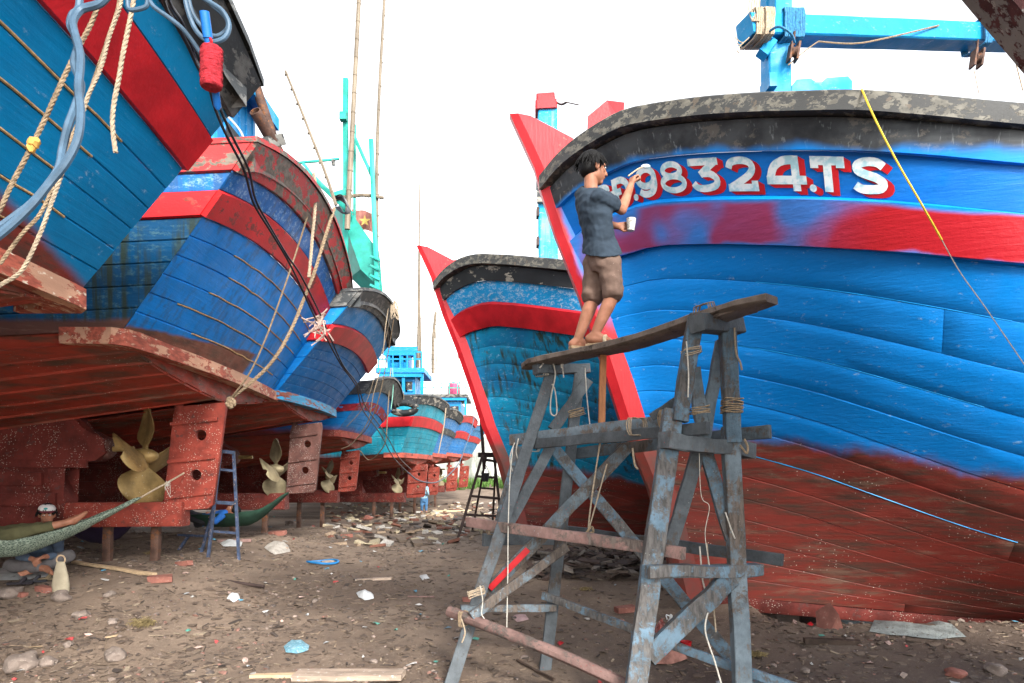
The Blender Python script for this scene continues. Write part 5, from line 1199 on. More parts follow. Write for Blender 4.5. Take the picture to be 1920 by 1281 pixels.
    for sd_ in 'LR':
        hi, kn, an = g['hip'+sd_], g['kn'+sd_], g['an'+sd_]
        if pl <= 1: pb.caps(hi.lerp(kn, .26), hi.lerp(kn, pl), .098*s, .094*s)
        else: pb.caps(hi, kn, .100*s, .080*s); pb.caps(kn, kn.lerp(an, pl-1), .080*s, .062*s)
    skinmesh('shorts' if pl <= 1 else 'trousers', pb, vx*1.2, pants, t, 4, .010*s, 9, seed=4)
    return t, L, F, k
SK = NT('skin'); cs = SK.mix(SK.rng(SK.noise(SK.P, 9, 5), .35, .65), (.27, .115, .065), (.37, .165, .10)); SK.out(cs, .58, SK.bump(SK.noise(SK.P, 120, 3), .15, .002)); SK.b.inputs['Subsurface Weight'].default_value = .08; SK.b.inputs['Subsurface Radius'].default_value = (.02, .008, .004)
def cloth(nm, c, sp=None): return plain(nm, c, .9, .25, 7, .4, spots=sp, spotamt=.2, bd=.003)
hairm = plain('black_hair', (.005, .0045, .0045), .7, .3, 30, .3); hairm.node_tree.nodes['Principled BSDF'].inputs['Specular IOR Level'].default_value = .2
J = dict(head=P(1113, 317, 5.88), shR=P(1123, 366, 5.72), shL=P(1092, 362, 6.02), elR=P(1166, 394, 5.84), wrR=P(1183, 348, 6.02), elL=P(1118, 418, 6.14), wrL=P(1158, 424, 6.14),
         hipR=P(1140, 470, 5.78), hipL=P(1116, 470, 5.92), knR=P(1149, 553, 5.78), knL=P(1112, 560, 5.94), anR=P(1115, 628, 5.77), anL=P(1083, 638, 5.94), toR=P(1141, 638, 5.72), toL=P(1103, 647, 5.98))
pt, L, F, k = person('painter in slate T-shirt and brown shorts on the plank, brush raised to the lettering', J, P(1110, 655, 5.83), SK.m, cloth('slate_tshirt', (.030, .046, .066)), cloth('brown_shorts', (.135, .088, .068), (.26, .20, .17)), hairm,
   dict(hf=(.93, .36, -.06), fs=-1, sleeve=.60, pant=.93, hdR=((.25, .25, 1), (.5, .3, -.6), 1.5, -1), hdL=((1, .05, .05), (.3, -.9, .1), 1.0, 1), tw=1.0, hem=-.05, hs=1.03, s=1.08, voxel=.006))
print('fw', F)
for (an, to, nm) in ((J['anR'], J['toR'], 'a'), (J['anL'], J['toL'], 'b')):
    d = (to-an); d.z = 0; d.normalize(); h0 = Vector((an.x, an.y, to.z-.032))-d*.055; mb = MB(); s_ = Vector((-d.y, d.x, 0)); slope = (to.z-an.z)
    ol = [(-.02, .028), (.03, .038), (.10, .036), (.17, .047), (.225, .045), (.255, .028), (.262, 0)]; pl_ = [(a, b) for a, b in ol]+[(a, -b) for a, b in ol[::-1]]
    mb.prism(pl_, h0, d, s_, .024); mb.build('sandal', plain('worn_sandal', (.36, .25, .15), .9, .3, 30, .5), pt)
    mb = MB(); mb.tube([h0+d*.16+s_*.046, h0+d*.15+s_*.035+Vector((0, 0, .045)), h0+d*.15+Vector((0, 0, .068)), h0+d*.15-s_*.035+Vector((0, 0, .045)), h0+d*.16-s_*.046], .016, 8); mb.build('sandal_strap', plain('sandal_strap', (.46, .36, .24), .9, .3, 60, .5), pt)
c = P(1183, 421, 6.10); t = thing('paint_cup', 'white cup of paint spattered and held in the painter hand', 'cup', c-Vector((0, 0, .05))); mb = MB(); mb.lathe([(.033, -.055), (.043, .052), (.040, .053), (.037, .03), (.01, .03)], c, (.05, 0, 1), 18); mb.build('cup', plain('spattered_cup', (.62, .60, .54), .6, .2, 20, .3, spots=(.15, .14, .12), spotamt=.5, spotscale=60), t)
mb = MB(); mb.lathe([(.037, 0), (.001, .002)], c+Vector((0, 0, .035)), (.05, 0, 1), 16); mb.build('paint', M['letter_white'], t)
t = thing('brush', 'short pale spoon-like brush in the painter raised hand', 'brush', P(1190, 324, 6.08)); mb = MB(); mb.tube([P(1178, 330, 6.04), P(1196, 317, 6.14), P(1204, 314, 6.2)], .006, 6); mb.build('handle', M['pale_wood'], t); mb = MB(); mb.blob(P(1211, 312, 6.23), (.045, .018, .02), 1, .1, 2); mb.build('bristles', M['letter_white'], t)
# seated man
J = dict(head=P(88, 966, 7.85), shR=P(46, 1010, 7.9), shL=P(106, 1006, 8.05), elR=P(38, 1044, 7.7), wrR=P(62, 1048, 7.55), elL=P(112, 1042, 7.85), wrL=P(82, 1044, 7.58), hipR=P(52, 1062, 8.1), hipL=P(92, 1060, 8.2), knR=P(20, 1060, 7.72), knL=P(128, 1042, 7.85), anR=P(84, 1066, 7.5), anL=P(60, 1070, 7.6), toR=P(96, 1074, 7.38), toL=P(40, 1076, 7.5))
pt2, L, F, k = person('man in white and maroon cap and blue-grey shirt sitting cross-legged beside the nearest keel', J, P(75, 1080, 7.8), SK.m, cloth('blue_grey_shirt', (.075, .11, .16)), cloth('grey_trousers', (.13, .12, .12)), hairm,
   dict(hf=(.55, -.83, -.12), fs=-1, sleeve=1.75, pant=1.85, hdR=((.7, -.5, -.3), (-.2, .3, -.9), .9, 1), hdL=((-.7, -.5, -.3), (.2, .3, -.9), .9, -1), tw=.92, s=.98, locks=120, voxel=.008, hem=.05))
mb = MB(); F2 = F; ell(mb, L(0, -.012, .072), (.088*k, .104*k, .062*k), F, 1, .02); mb.build('cap_crown', plain('cap_white', (.62, .60, .58), .8, .15), pt2)
mb = MB(); ell(mb, L(0, .085, .052), (.068*k, .065*k, .012*k), F, 1, .02); ell(mb, L(0, .02, .052), (.086*k, .088*k, .016*k), F, 1, 0); mb.build('cap_brim', plain('cap_maroon', (.18, .03, .04), .8, .15), pt2)
mb = MB(); ell(mb, L(0.01, .082, .088), (.022*k, .010*k, .014*k), F, 1, 0); mb.build('cap_badge', plain('cap_badge', (.03, .30, .28), .6, .15), pt2)
# hammocks
netm = NT('green_net'); wv = netm.vor(netm.mul(netm.P, (30, 30, 45)), 1.3, 'DISTANCE_TO_EDGE'); netm.out(netm.mix(netm.rng(wv, .08, .2), (.30, .36, .28), (.09, .13, .10)), .9, netm.bump(netm.rng(wv, .05, .2), .9, .01))
def hammock(label, path, mat, wid, dep, cords=(), group=None):
    t = thing('hammock', label, 'hammock', path[len(path)//2], group); pts = crom(path, 8); N = len(pts); mb = MB(); K = 8
    for i, p in enumerate(pts):
        f = wid[0]+(wid[1]-wid[0])*min(1, max(0, sin(pi*min(1, i/(N-1)*1.0))))**.6 if len(wid) == 2 else interp(wid, i/(N-1))
        dr = (pts[min(i+1, N-1)]-pts[max(0, i-1)]).normalized(); sd = dr.cross(Vector((0, 0, 1))).normalized()
        for j in range(K+1):
            a = lerp(-1, 1, j/K); mb.v.append(p+sd*a*f+Vector((0, 0, (a*a)*f*dep+.012*mnoise.noise(p*9+Vector((j, 0, 0))))))
    o = len(mb.v)
    for i in range(N-1):
        for j in range(K): mb.f.append((i*(K+1)+j, i*(K+1)+j+1, (i+1)*(K+1)+j+1, (i+1)*(K+1)+j))
    ob = mb.build('sling', mat, t); so_ = ob.modifiers.new('t', 'SOLIDIFY'); so_.thickness = .012; freeze(ob)
    for c_ in cords: mb = MB(); mb.tube(c_, .011, 6); mb.build('cord', M['rope'], t)
    return t
tie = P(314, 905, 8.15)
hammock('sagging green net hammock with bare feet showing, tied to the tall red rudder', [P(-150, 985, 7.0), P(-60, 1035, 7.1), P(20, 1042, 7.25), P(100, 1018, 7.45), P(180, 980, 7.7), P(262, 934, 8.0)], netm.m, [(0, .12), (.3, .24), (.6, .17), (.85, .07), (1, .015)], .85,
   cords=[[P(262, 934, 8.0), P(290, 918, 8.08), tie, P(345, 887, 8.45)], [P(-150, 985, 7.0), P(-260, 900, 6.9)]])
mb = MB()
for q in range(7): mb.tube([tie+Vector((random.uniform(-.03, .03), 0, .02)), tie+Vector((random.uniform(-.05, .05), -.03, -.04)), tie+Vector((random.uniform(-.07, .07), -.03, random.uniform(-.2, .04)))], .004, 4)
o = mb.build('cord_knot', M['cord'], None, origin=tie); o['label'] = 'loose knot of pale cord where the green hammock meets the rudder'; o['category'] = 'knot'
J = dict(head=P(-250, 985, 6.9), shR=P(-205, 1005, 6.85), shL=P(-205, 1000, 7.15), elR=P(-160, 1010, 6.8), wrR=P(-120, 1010, 6.95), elL=P(-160, 1005, 7.2), wrL=P(-120, 1005, 7.1), hipR=P(-80, 1018, 7.0), hipL=P(-80, 1014, 7.18), knR=P(22, 1003, 7.15), knL=P(10, 998, 7.35), anR=P(134, 978, 7.42), anL=P(118, 982, 7.55), toR=P(160, 962, 7.46), toL=P(146, 968, 7.6))
person('person in olive trousers lying in the green hammock, bare foot at its end', J, P(-60, 1040, 7.1), SK.m, cloth('olive_shirt', (.08, .08, .05)), cloth('olive_trousers', (.10, .095, .045)), hairm, dict(hf=(.25, 0, .95), hup=(-1, 0, .2), sleeve=1.7, pant=1.62, voxel=.009, locks=60, tw=.9, s=.96))
hammock('dark purple empty hammock slung under the nearest keel', [P(120, 985, 9.6), P(165, 1012, 9.5), P(205, 1015, 9.4), P(240, 990, 9.3)], cloth('purple_cloth', (.03, .018, .045)), [(0, .05), (.3, .35), (.7, .35), (1, .05)], .8)
hammock('dark green hammock under the pale-ledged boat holding a man in blue', [P(330, 962, 10.6), P(380, 984, 10.5), P(430, 986, 10.5), P(480, 978, 10.5), P(540, 925, 10.6)], cloth('dark_green_cloth', (.012, .035, .022)), [(0, .05), (.3, .28), (.7, .3), (1, .03)], .7)
J = dict(head=P(436, 958, 10.4), shR=P(421, 962, 10.25), shL=P(424, 968, 10.6), elR=P(404, 978, 10.2), wrR=P(392, 968, 10.25), elL=P(402, 970, 10.6), wrL=P(388, 962, 10.5), hipR=P(378, 976, 10.35), hipL=P(378, 974, 10.55), knR=P(345, 962, 10.35), knL=P(345, 958, 10.55), anR=P(306, 978, 10.4), anL=P(304, 976, 10.5), toR=P(296, 970, 10.4), toL=P(294, 968, 10.5))
person('man in bright blue shirt reclining in a hammock behind the narrow stepladder', J, P(400, 985, 10.4), SK.m, cloth('bright_blue_shirt', (.02, .12, .42)), cloth('dark_trousers', (.03, .03, .035)), hairm, dict(hf=(-.35, -.5, .75), hup=(.8, 0, .5), sleeve=1.6, pant=1.8, voxel=.012, locks=60, tw=.8, s=.85))
Dp = 25
J = dict(head=P(795, 904.5, Dp), shR=P(788, 914, Dp-.05), shL=P(801, 914, Dp+.05), elR=P(787, 927, Dp-.1), wrR=P(794, 921, Dp-.3), elL=P(803, 927, Dp-.1), wrL=P(799, 919, Dp-.3), hipR=P(792, 935, Dp), hipL=P(799, 935, Dp), knR=P(791, 947, Dp-.05), knL=P(799, 947, Dp), anR=P(791, 958, Dp), anL=P(799, 958, Dp), toR=P(790, 960.5, Dp-.18), toL=P(800, 960.5, Dp-.18))
pt3, L, F, k = person('small distant person in light blue shirt and jeans standing at the end of the row', J, (J['anL']+J['anR'])/2-Vector((0, 0, .05)), SK.m, cloth('light_blue_shirt', (.20, .32, .40)), cloth('blue_jeans', (.05, .13, .25)), hairm, dict(hf=(.1, -1, -.1), fs=-1, sleeve=1.8, pant=1.85, voxel=.014, locks=40, s=.80, tw=.95))
mb = MB(); ell(mb, L(0, 0, .06), (.16*k, .16*k, .012*k), F); ell(mb, L(0, 0, .10), (.09*k, .10*k, .05*k), F); mb.build('hat', plain('purple_grey_hat', (.12, .09, .14), .8), pt3)

# ------------------------------------------------------------ cables and ropes
def line_thing(name, label, cat, pts, r, m, group=None, rope=False, pitch=None, world=False, **kw):
    mb = MB(); pp = pts if world else [P(*q) for q in pts]
    if rope: mb.rope(pp, r, pitch)
    else: mb.tube(pp, r, 8, **kw)
    o = mb.build(name, M[m] if isinstance(m, str) else m, None, origin=pp[0]); o['label'] = label; o['category'] = cat
    if group: o['group'] = group
    return o
G1 = 'cables hanging at the top left'
line_thing('cable', 'thick grey-blue cable of the twisted pair, strand crossing from the right', 'cable', [(215, -25, 1.7), (188, 6, 1.7), (152, 18, 1.7), (137, 40, 1.68), (141, 66, 1.66), (150, 100, 1.64), (150, 130, 1.62), (147, 165, 1.60), (151, 215, 1.58), (145, 262, 1.56), (124, 305, 1.55), (92, 345, 1.54), (55, 390, 1.52), (0, 440, 1.5), (-60, 480, 1.5)], .0095, 'cable_grey', G1)
line_thing('cable', 'thick grey-blue cable of the twisted pair, outer left strand', 'cable', [(150, -25, 1.72), (148, 15, 1.72), (136, 28, 1.7), (132, 50, 1.7), (147, 80, 1.68), (139, 120, 1.66), (152, 160, 1.64), (141, 200, 1.62), (128, 235, 1.6), (117, 280, 1.6), (108, 320, 1.58), (66, 375, 1.56), (25, 408, 1.54), (-60, 470, 1.5)], .009, 'cable_grey', G1)
line_thing('cable', 'grey-blue cable looping round the blue paint roller handle', 'cable', [(343, -25, 2.1), (352, 20, 2.1), (368, 58, 2.1), (392, 78, 2.1), (420, 72, 2.1), (430, 48, 2.1), (418, 22, 2.1), (395, 5, 2.1), (370, -10, 2.1)], .0075, 'cable_grey', G1)
line_thing('cable', 'second grey cable looping inside the first beside the roller', 'cable', [(350, -25, 2.14), (360, 22, 2.14), (380, 52, 2.14), (404, 68, 2.14), (425, 55, 2.14), (424, 35, 2.14), (400, 12, 2.14), (360, -20, 2.14)], .0065, 'cable_grey', G1)
line_thing('cable', 'thin grey cable with a kink crossing the red stripe', 'cable', [(240, -10, 2.2), (241, 16, 2.2), (256, 18, 2.2), (274, 12, 2.2), (278, 0, 2.2), (290, 14, 2.2), (315, 32, 2.2), (340, 52, 2.2), (360, 76, 2.2), (376, 100, 2.2)], .007, 'cable_grey', G1)
bpts = [(302, -25, 2.2), (312, 15, 2.3), (330, 45, 2.4), (352, 85, 2.5), (368, 120, 2.6), (392, 165, 2.8), (404, 205, 2.95), (425, 255, 3.2), (458, 320, 3.5), (475, 380, 3.8), (505, 430, 4.1), (535, 480, 4.4), (556, 520, 4.7), (588, 590, 5.2), (610, 630, 5.6), (640, 685, 6.2), (668, 725, 6.9), (680, 768, 7.5), (712, 812, 8.8), (738, 858, 10.2), (765, 886, 12)]
line_thing('cable', 'black cable sagging across the whole left row, left one of the pair', 'cable', bpts, .0068, 'cable_black', 'black cables')
line_thing('cable', 'black cable sagging across the whole left row, right one of the pair', 'cable', [(a+6+4*sin(i*1.1), b-3+3*cos(i*1.7), d+.03) for i, (a, b, d) in enumerate(bpts)], .0068, 'cable_black', 'black cables')
line_thing('cable', 'grey cable rising from the distant person towards the far boats', 'cable', [(765, 886, 12), (785, 901, 13.5), (815, 905, 15), (838, 893, 17), (858, 872, 19), (868, 850, 20), (885, 800, 22), (896, 745, 25)], .014, 'cable_grey', 'black cables')
mb = MB(); rr = random.Random(3)
for q in range(26):
    c = P(596+rr.uniform(-10, 12), 607+rr.uniform(-14, 18), 5.3); mb.tube([c, c+Vector((rr.uniform(-.07, .07), rr.uniform(-.03, .03), rr.uniform(-.06, .06))), c+Vector((rr.uniform(-.11, .11), rr.uniform(-.04, .04), rr.uniform(-.1, .08)))], .006, 4, 3)
o = mb.build('rag_knot', plain('frayed_rag', (.45, .33, .28), .9, .4, 20, .5), None, origin=P(596, 607, 5.3)); o['label'] = 'frayed pinkish rag knotted round the two black cables'; o['category'] = 'rag'
G2 = 'ropes hanging at the top left'
line_thing('rope', 'tan rope with an orange knot slanting down the nearest stern', 'rope', [(186, -20, 2.5), (184, 8, 2.5), (168, 50, 2.5), (134, 115, 2.48), (104, 180, 2.46), (66, 262, 2.45), (46, 300, 2.44), (20, 350, 2.42), (0, 392, 2.4), (-40, 460, 2.4)], .0085, 'rope_brown', G2, rope=True)
line_thing('rope', 'long pale rope running from the top down to the worn ledge, front one', 'rope', [(232, -20, 2.62), (224, 15, 2.6), (206, 65, 2.6), (188, 130, 2.58), (165, 180, 2.56), (152, 225, 2.55), (140, 262, 2.55), (118, 320, 2.53), (95, 385, 2.52), (68, 455, 2.5), (38, 510, 2.5), (0, 535, 2.5), (-30, 560, 2.5)], .0075, 'rope', G2, rope=True)
line_thing('rope', 'long pale rope running from the top down to the worn ledge, rear one', 'rope', [(226, -20, 2.66), (220, 20, 2.66), (200, 80, 2.64), (180, 140, 2.62), (156, 205, 2.6), (136, 255, 2.58), (108, 330, 2.56), (76, 400, 2.55), (40, 440, 2.55), (0, 495, 2.55)], .007, 'rope_brown', G2, rope=True)
line_thing('rope', 'short pinkish rope with a cut whipped end hanging over the red stripe', 'rope', [(254, -20, 2.5), (250, 5, 2.5), (241, 50, 2.5), (231, 100, 2.5), (222, 150, 2.5), (213, 200, 2.5), (211, 240, 2.5), (217, 286, 2.5)], .0085, 'rope', G2, rope=True)
mb = MB(); mb.blob(P(64, 268, 2.44), (.022, .02, .02), 2, .4, 2); mb.blob(P(60, 276, 2.44), (.016, .016, .02), 5, .4, 2); o = mb.build('rope_knot', plain('orange_knot', (.45, .25, .06), .9), None, origin=P(64, 268, 2.44)); o['label'] = 'orange knot on the slanting tan rope'; o['category'] = 'knot'
# paint roller hanging
t = thing('paint_roller', 'fluffy red paint roller with a blue tube handle hanging upside down', 'paint roller', P(396, 165, 1.95))
mb = MB(); A, Bq = P(397, 90, 1.95), P(396, 165, 1.95); ax = (Bq-A).normalized(); Ln = (Bq-A).length; a = ax.orthogonal().normalized(); b = ax.cross(a); n1, n2 = 40, 48
for i in range(n1+1):
    for q in range(n2):
        t_ = 2*pi*q/n2; r = .030*(1+.10*mnoise.noise(Vector((cos(t_)*2.5, sin(t_)*2.5, i*.9)))+.05*mnoise.noise(Vector((cos(t_)*9, sin(t_)*9, i*1.1))))*(min(1, .85+i*.1, .85+(n1-i)*.1)); mb.v.append(A+ax*(Ln*i/n1)+a*cos(t_)*r+b*sin(t_)*r)
for i in range(n1):
    for q in range(n2): mb.f.append((i*n2+q, i*n2+(q+1) % n2, (i+1)*n2+(q+1) % n2, (i+1)*n2+q))
mb.f += [tuple(range(n2-1, -1, -1)), tuple(n1*n2+q for q in range(n2))]
mb.build('fleece', plain('red_fleece', (.36, .02, .03), .95, .35, 60, .9, bd=.004), t); mb = MB(); hollow(mb, P(383, 22, 1.93), P(390, 72, 1.95), .0135, .8); mb.build('handle', plain('blue_plastic', (.01, .12, .40), .35, .1), t)
mb = MB(); mb.tube([P(390, 66, 1.95), P(397, 78, 1.94), P(391, 84, 1.95), P(396, 92, 1.95)], .004, 6); mb.build('wire', M['red'], t)
# ropes on the second and third sterns
G3 = 'ropes on the second stern'
line_thing('rope', 'frayed pale rope end dangling down the second stern', 'rope', [(588, 325, 8.4), (592, 355, 8.4), (590, 400, 8.3), (586, 440, 8.3), (583, 480, 8.25), (579, 520, 8.2)], .02, 'rope', G3, rope=True)
line_thing('rope', 'thick tan rope from the rudder top up to the far stern corner', 'rope', [(627, 390, 9.0), (618, 418, 8.9), (602, 470, 8.7), (588, 515, 8.6), (570, 560, 8.5), (552, 605, 8.4), (528, 652, 8.3), (500, 690, 8.3), (465, 722, 8.3), (432, 748, 8.35)], .022, 'rope_brown', G3, rope=True)
line_thing('rope', 'thin taut rope from the rudder top up over the two red stripes', 'rope', [(588, 362, 8.4), (572, 420, 8.3), (548, 495, 8.2), (522, 570, 8.15), (496, 640, 8.15), (468, 700, 8.2), (440, 738, 8.3), (428, 750, 8.35)], .011, 'rope_brown', G3)
mb = MB()
for q in range(9): c = P(434+rr.uniform(-6, 6), 752+rr.uniform(-5, 10), 8.33); mb.blob(c, (.035, .03, .04), q, .5, 2)
o = mb.build('rope_knot', M['rope_brown'], None, origin=P(434, 750, 8.33)); o['label'] = 'bulky frayed knot at the top corner of the tall red rudder'; o['category'] = 'knot'
mb = MB()
for q in range(6): x, y = 534+q*.6, 305+q*2; mb.tube([P(524, 296, 8.0), P(522+rr.uniform(-6, 8), 312, 8.0), P(530+rr.uniform(-8, 6), 328, 8.0), P(522+rr.uniform(-4, 9), 318, 8.0), P(526, 298, 8.0)], .004, 4)
mb.tube([P(524, 320, 8.0), P(514, 345, 8.0), P(514, 365, 8.0), P(518, 380, 8.0)], .003, 4)
o = mb.build('string_tangle', M['cord'], None, origin=P(524, 300, 8)); o['label'] = 'tangle of fine white string on the red rail of the second stern'; o['category'] = 'string'
G4 = 'mooring lines on the farther sterns'
for k, (pts, r, m, lb) in enumerate(((([(728, 578, 12.6), (722, 620, 12.6), (716, 680, 12.8), (700, 740, 13), (690, 790, 13.4), (662, 830, 14), (640, 842, 14.5)]), .009, 'rope', 'slack pale line looping from the third stern rail to its rudder'), ([(738, 600, 13), (728, 660, 13.2), (712, 740, 13.5), (690, 800, 14), (652, 838, 15)], .009, 'rope_brown', 'second slack line below the third stern rail'),
   ([(732, 590, 12.9), (722, 640, 13), (704, 700, 13.2), (684, 760, 13.5), (650, 800, 14)], .006, 'rope', 'thinner slack line nearest the third stern'), ([(733, 690, 17), (729, 740, 17), (726, 790, 17.2), (722, 830, 17.5), (705, 855, 18), (690, 862, 18.5), (676, 846, 16.9)], .014, 'rope', 'loop of pale rope from the small bright blue stern to its rudder'),
   ([(736, 690, 17), (737, 730, 17), (733, 768, 17)], .012, plain('green_rope', (.20, .45, .36), .9), 'short pale green rope hanging from the small bright blue stern'),
   ([(836, 765, 22), (832, 800, 22), (826, 830, 22), (822, 850, 22)], .018, 'rope', 'rope hanging on the corner of the teal stern'))):
    line_thing('rope', lb, 'rope', pts, r, m, G4)
mb = MB(); sk = P(745, 575, 12.7)
for q in range(16): mb.tube([P(736+rr.uniform(-4, 8), 566+rr.uniform(-8, 8), 12.6), P(740+rr.uniform(-8, 12), 590+rr.uniform(-10, 12), 12.6), P(738+rr.uniform(-6, 10), 574+rr.uniform(-8, 8), 12.6)], .008, 4, 4)
o = mb.build('net_bundle', M['rope'], None, origin=sk); o['label'] = 'snarl of pale net twine on the rail of the third stern'; o['category'] = 'net'
t = thing('tyre', 'black tyre fender between the small bright blue stern and the teal boat', 'tyre', P(755, 762, 19.5)); mb = MB()
pp = [P(757, 765, 19.5)+Vector((0, cos(a)*.22, sin(a)*.22)) for a in [i*pi/8 for i in range(17)]]
mb.tube([P(757, 765, 19.5)+Vector((cos(a)*.34, .02, sin(a)*.15)) for a in [i*pi/8 for i in range(17)]], .10, 10, smooth=False); mb.build('tread', M['black_paint'], t); mb = MB(); mb.tube([P(757, 750, 19.5), P(757, 735, 19.3)], .012, 5); mb.build('tie', M['rope'], t)
# ------------------------------------------------------------ litter on the ground
rl = random.Random(11)
def gz(x, y): return terr(x, y)
def put(px, py): return ground_hit(px, py)
def rotm(): return Matrix.Rotation(rl.uniform(0, 6.28), 3, 'Z') @ Matrix.Rotation(rl.uniform(-.35, .35), 3, 'X') @ Matrix.Rotation(rl.uniform(-.3, .3), 3, 'Y')
def dens(x, y):     # litter is denser to the left and under the hulls than on the trodden path
    d = .35+.65*sstep(.4, -2.6, x)+.5*sstep(1.4, 3, x)*sstep(5, 6.5, y)
    return d*(.35+1.1*max(0, mnoise.noise(Vector((x*.9, y*.9, 9)))+.35))
def scatter(n, fn, y0=2.7, y1=17):
    k = 0; tries = 0
    while k < n and tries < n*20:
        tries += 1; u = rl.random(); y = y0*(y1/y0)**u; x = rl.uniform(-.80, .80)*y
        if rl.random() > dens(x, y): continue
        fn(x, y); k += 1
def stuff(name, label, cat, mb, m, smooth=False):
    o = mb.build(name, M[m] if isinstance(m, str) else m, None, kind='stuff', smooth=smooth); o['label'] = label; o['category'] = cat; return o
def island(name, cols, rough=.85):       # per-piece random colour
    n = NT(name); g = n.t.nodes.new('ShaderNodeNewGeometry'); st = [(i/len(cols), c) for i, c in enumerate(cols)]
    r = n.ramp(g.outputs['Random Per Island'], st); n.t.nodes[-1].color_ramp.interpolation = 'CONSTANT'
    f = n.noise(n.P, 40, 4, .6); return n.out(n.mix(n.rng(f, .3, .7, 0, .45), r, (.05, .04, .033)), rough, n.bump(f, .5, .004))
chipm = island('wood_chips', [(.24, .175, .12), (.13, .095, .07), (.07, .052, .042), (.17, .125, .09), (.30, .235, .165), (.10, .075, .058), (.15, .11, .08), (.055, .042, .035)])
stonem = island('rubble', [(.22, .17, .14), (.13, .105, .09), (.30, .23, .19), (.25, .13, .10), (.10, .08, .07)])
plasm = island('plastic_scraps', [(.55, .55, .52), (.40, .42, .42), (.10, .30, .42), (.42, .05, .05), (.60, .58, .55), (.08, .28, .22), (.55, .38, .32), (.35, .33, .30)], .6)
mb = MB()
def chip(x, y):
    L = rl.uniform(.02, .075)*(1 if rl.random() < .9 else 2.0); mb.box((x, y, gz(x, y)+.006), (L, L*rl.uniform(.15, .45), .005), rotm(), .003)
scatter(9500, chip); stuff('wood_chips', 'scattered pale and brown wood chips trodden into the dirt', 'wood chips', mb, chipm)
mb = MB()
def straw(x, y):
    L = rl.uniform(.06, .22); mb.box((x, y, gz(x, y)+.008), (L, .007, .005), rotm(), .002)
scatter(900, straw); stuff('splinters', 'thin splinters and straws strewn over the yard', 'splinters', mb, chipm)
mb = MB()
def peb(x, y):
    r = rl.uniform(.006, .022)*(1 if rl.random() < .93 else 1.7); mb.blob((x, y, gz(x, y)+r*.2), (r*1.3, r, r*.65), rl.random()*50, .5, 1, Matrix.Rotation(rl.uniform(0, 6), 3, 'Z'))
scatter(3400, peb); stuff('gravel', 'small stones and crumbs of rubble in the brown dirt', 'gravel', mb, stonem, True)
mb = MB()
def clod(x, y):
    r = rl.uniform(.012, .045); mb.blob((x, y, gz(x, y)-r*.12), (r*1.5, r*1.2, r*.55), rl.random()*50, .7, 1, Matrix.Rotation(rl.uniform(0, 6), 3, 'Z'), 2.2)
scatter(5200, clod, 2.7, 13); stuff('clods', 'crumbled clods of trodden brown earth', 'earth', mb, island('clods', [(.13, .092, .068), (.165, .12, .088), (.10, .072, .055), (.145, .105, .078)]), True)
mb = MB()
def scrap(x, y):
    L = rl.uniform(.02, .06); R = rotm(); n = 3; z = gz(x, y)+.012; o = len(mb.v); a = [rl.uniform(.6, 1.2) for _ in range(7)]
    mb.v.append((x, y, z+.012))
    for q in range(7): p = R @ Vector((cos(q*.9)*L*a[q], sin(q*.9)*L*a[q]*.6, rl.uniform(-.01, .012))); mb.v.append((x+p.x, y+p.y, z+p.z))
    mb.f += [(o, o+1+q, o+1+(q+1) % 7) for q in range(7)]
scatter(400, scrap, 2.9, 24); stuff('plastic_scraps', 'small scraps of white, blue and red plastic and paper on the ground', 'litter', mb, plasm)
mb = MB()
for k in range(420): x = rl.uniform(.3, 2.6); y = rl.uniform(8.6, 10.8); mb.box((x, y, gz(x, y)+rl.uniform(.0, .16)), (rl.uniform(.06, .3), rl.uniform(.03, .12), rl.uniform(.01, .04)), rotm(), .01)
stuff('rubble_heap', 'dark heap of broken wood under the bow of the teal boat', 'rubble', mb, island('dark_rubble', [(.05, .04, .035), (.12, .09, .07), (.20, .17, .14), (.06, .045, .04), (.09, .06, .05)]))
mb = MB()
for k in range(500): y = rl.uniform(12, 34); x = rl.uniform(-3.8, -.2)*y/14; mb.box((x, y, gz(x, y)+rl.uniform(.0, .08)), (rl.uniform(.06, .35), rl.uniform(.05, .2), rl.uniform(.01, .07)), rotm(), .01)
stuff('yard_debris', 'mixed debris heaped along the far part of the left row', 'debris', mb, island('far_debris', [(.30, .22, .15), (.16, .12, .09), (.45, .42, .38), (.22, .09, .06), (.10, .08, .07), (.5, .42, .28)]))
# individual pieces
def stone(px, py, w_, m, label, h=.6, d=.8, name='stone', cat='stone', grp='stones and bricks in the yard', seed=None, sub=3, amp=.5):
    g = put(px, py); k = g.y/FX; r = w_*k/2; mb = MB(); mb.blob(g+Vector((0, 0, r*h*.45)), (r, r*d, r*h), seed if seed is not None else rl.random()*40, amp, sub, Matrix.Rotation(rl.uniform(0, 3), 3, 'Z') if seed is None else None, 1.3)
    o = mb.build(name, M[m] if isinstance(m, str) else m, None, origin=g, ang=35); o['label'] = label; o['category'] = cat; o['group'] = grp; return o
M['stone'] = plain('stone', (.19, .15, .125), .9, .35, 6, .7, spots=(.30, .25, .21), spotamt=.4); M['brick'] = plain('brick', (.25, .10, .075), .9, .35, 8, .6, spots=(.35, .28, .22), spotamt=.3)
M['board'] = plain('pale_board', (.34, .26, .20), .85, .35, 4, .4, stretch=(1, 8, 8), spots=(.5, .46, .40), spotamt=.35); M['white_plastic'] = plain('white_plastic', (.55, .56, .55), .5, .2, 9, .6, bd=.02)
M['fibre'] = plain('straw_fibre', (.34, .26, .12), .95, .4, 30, .9, bd=.02)
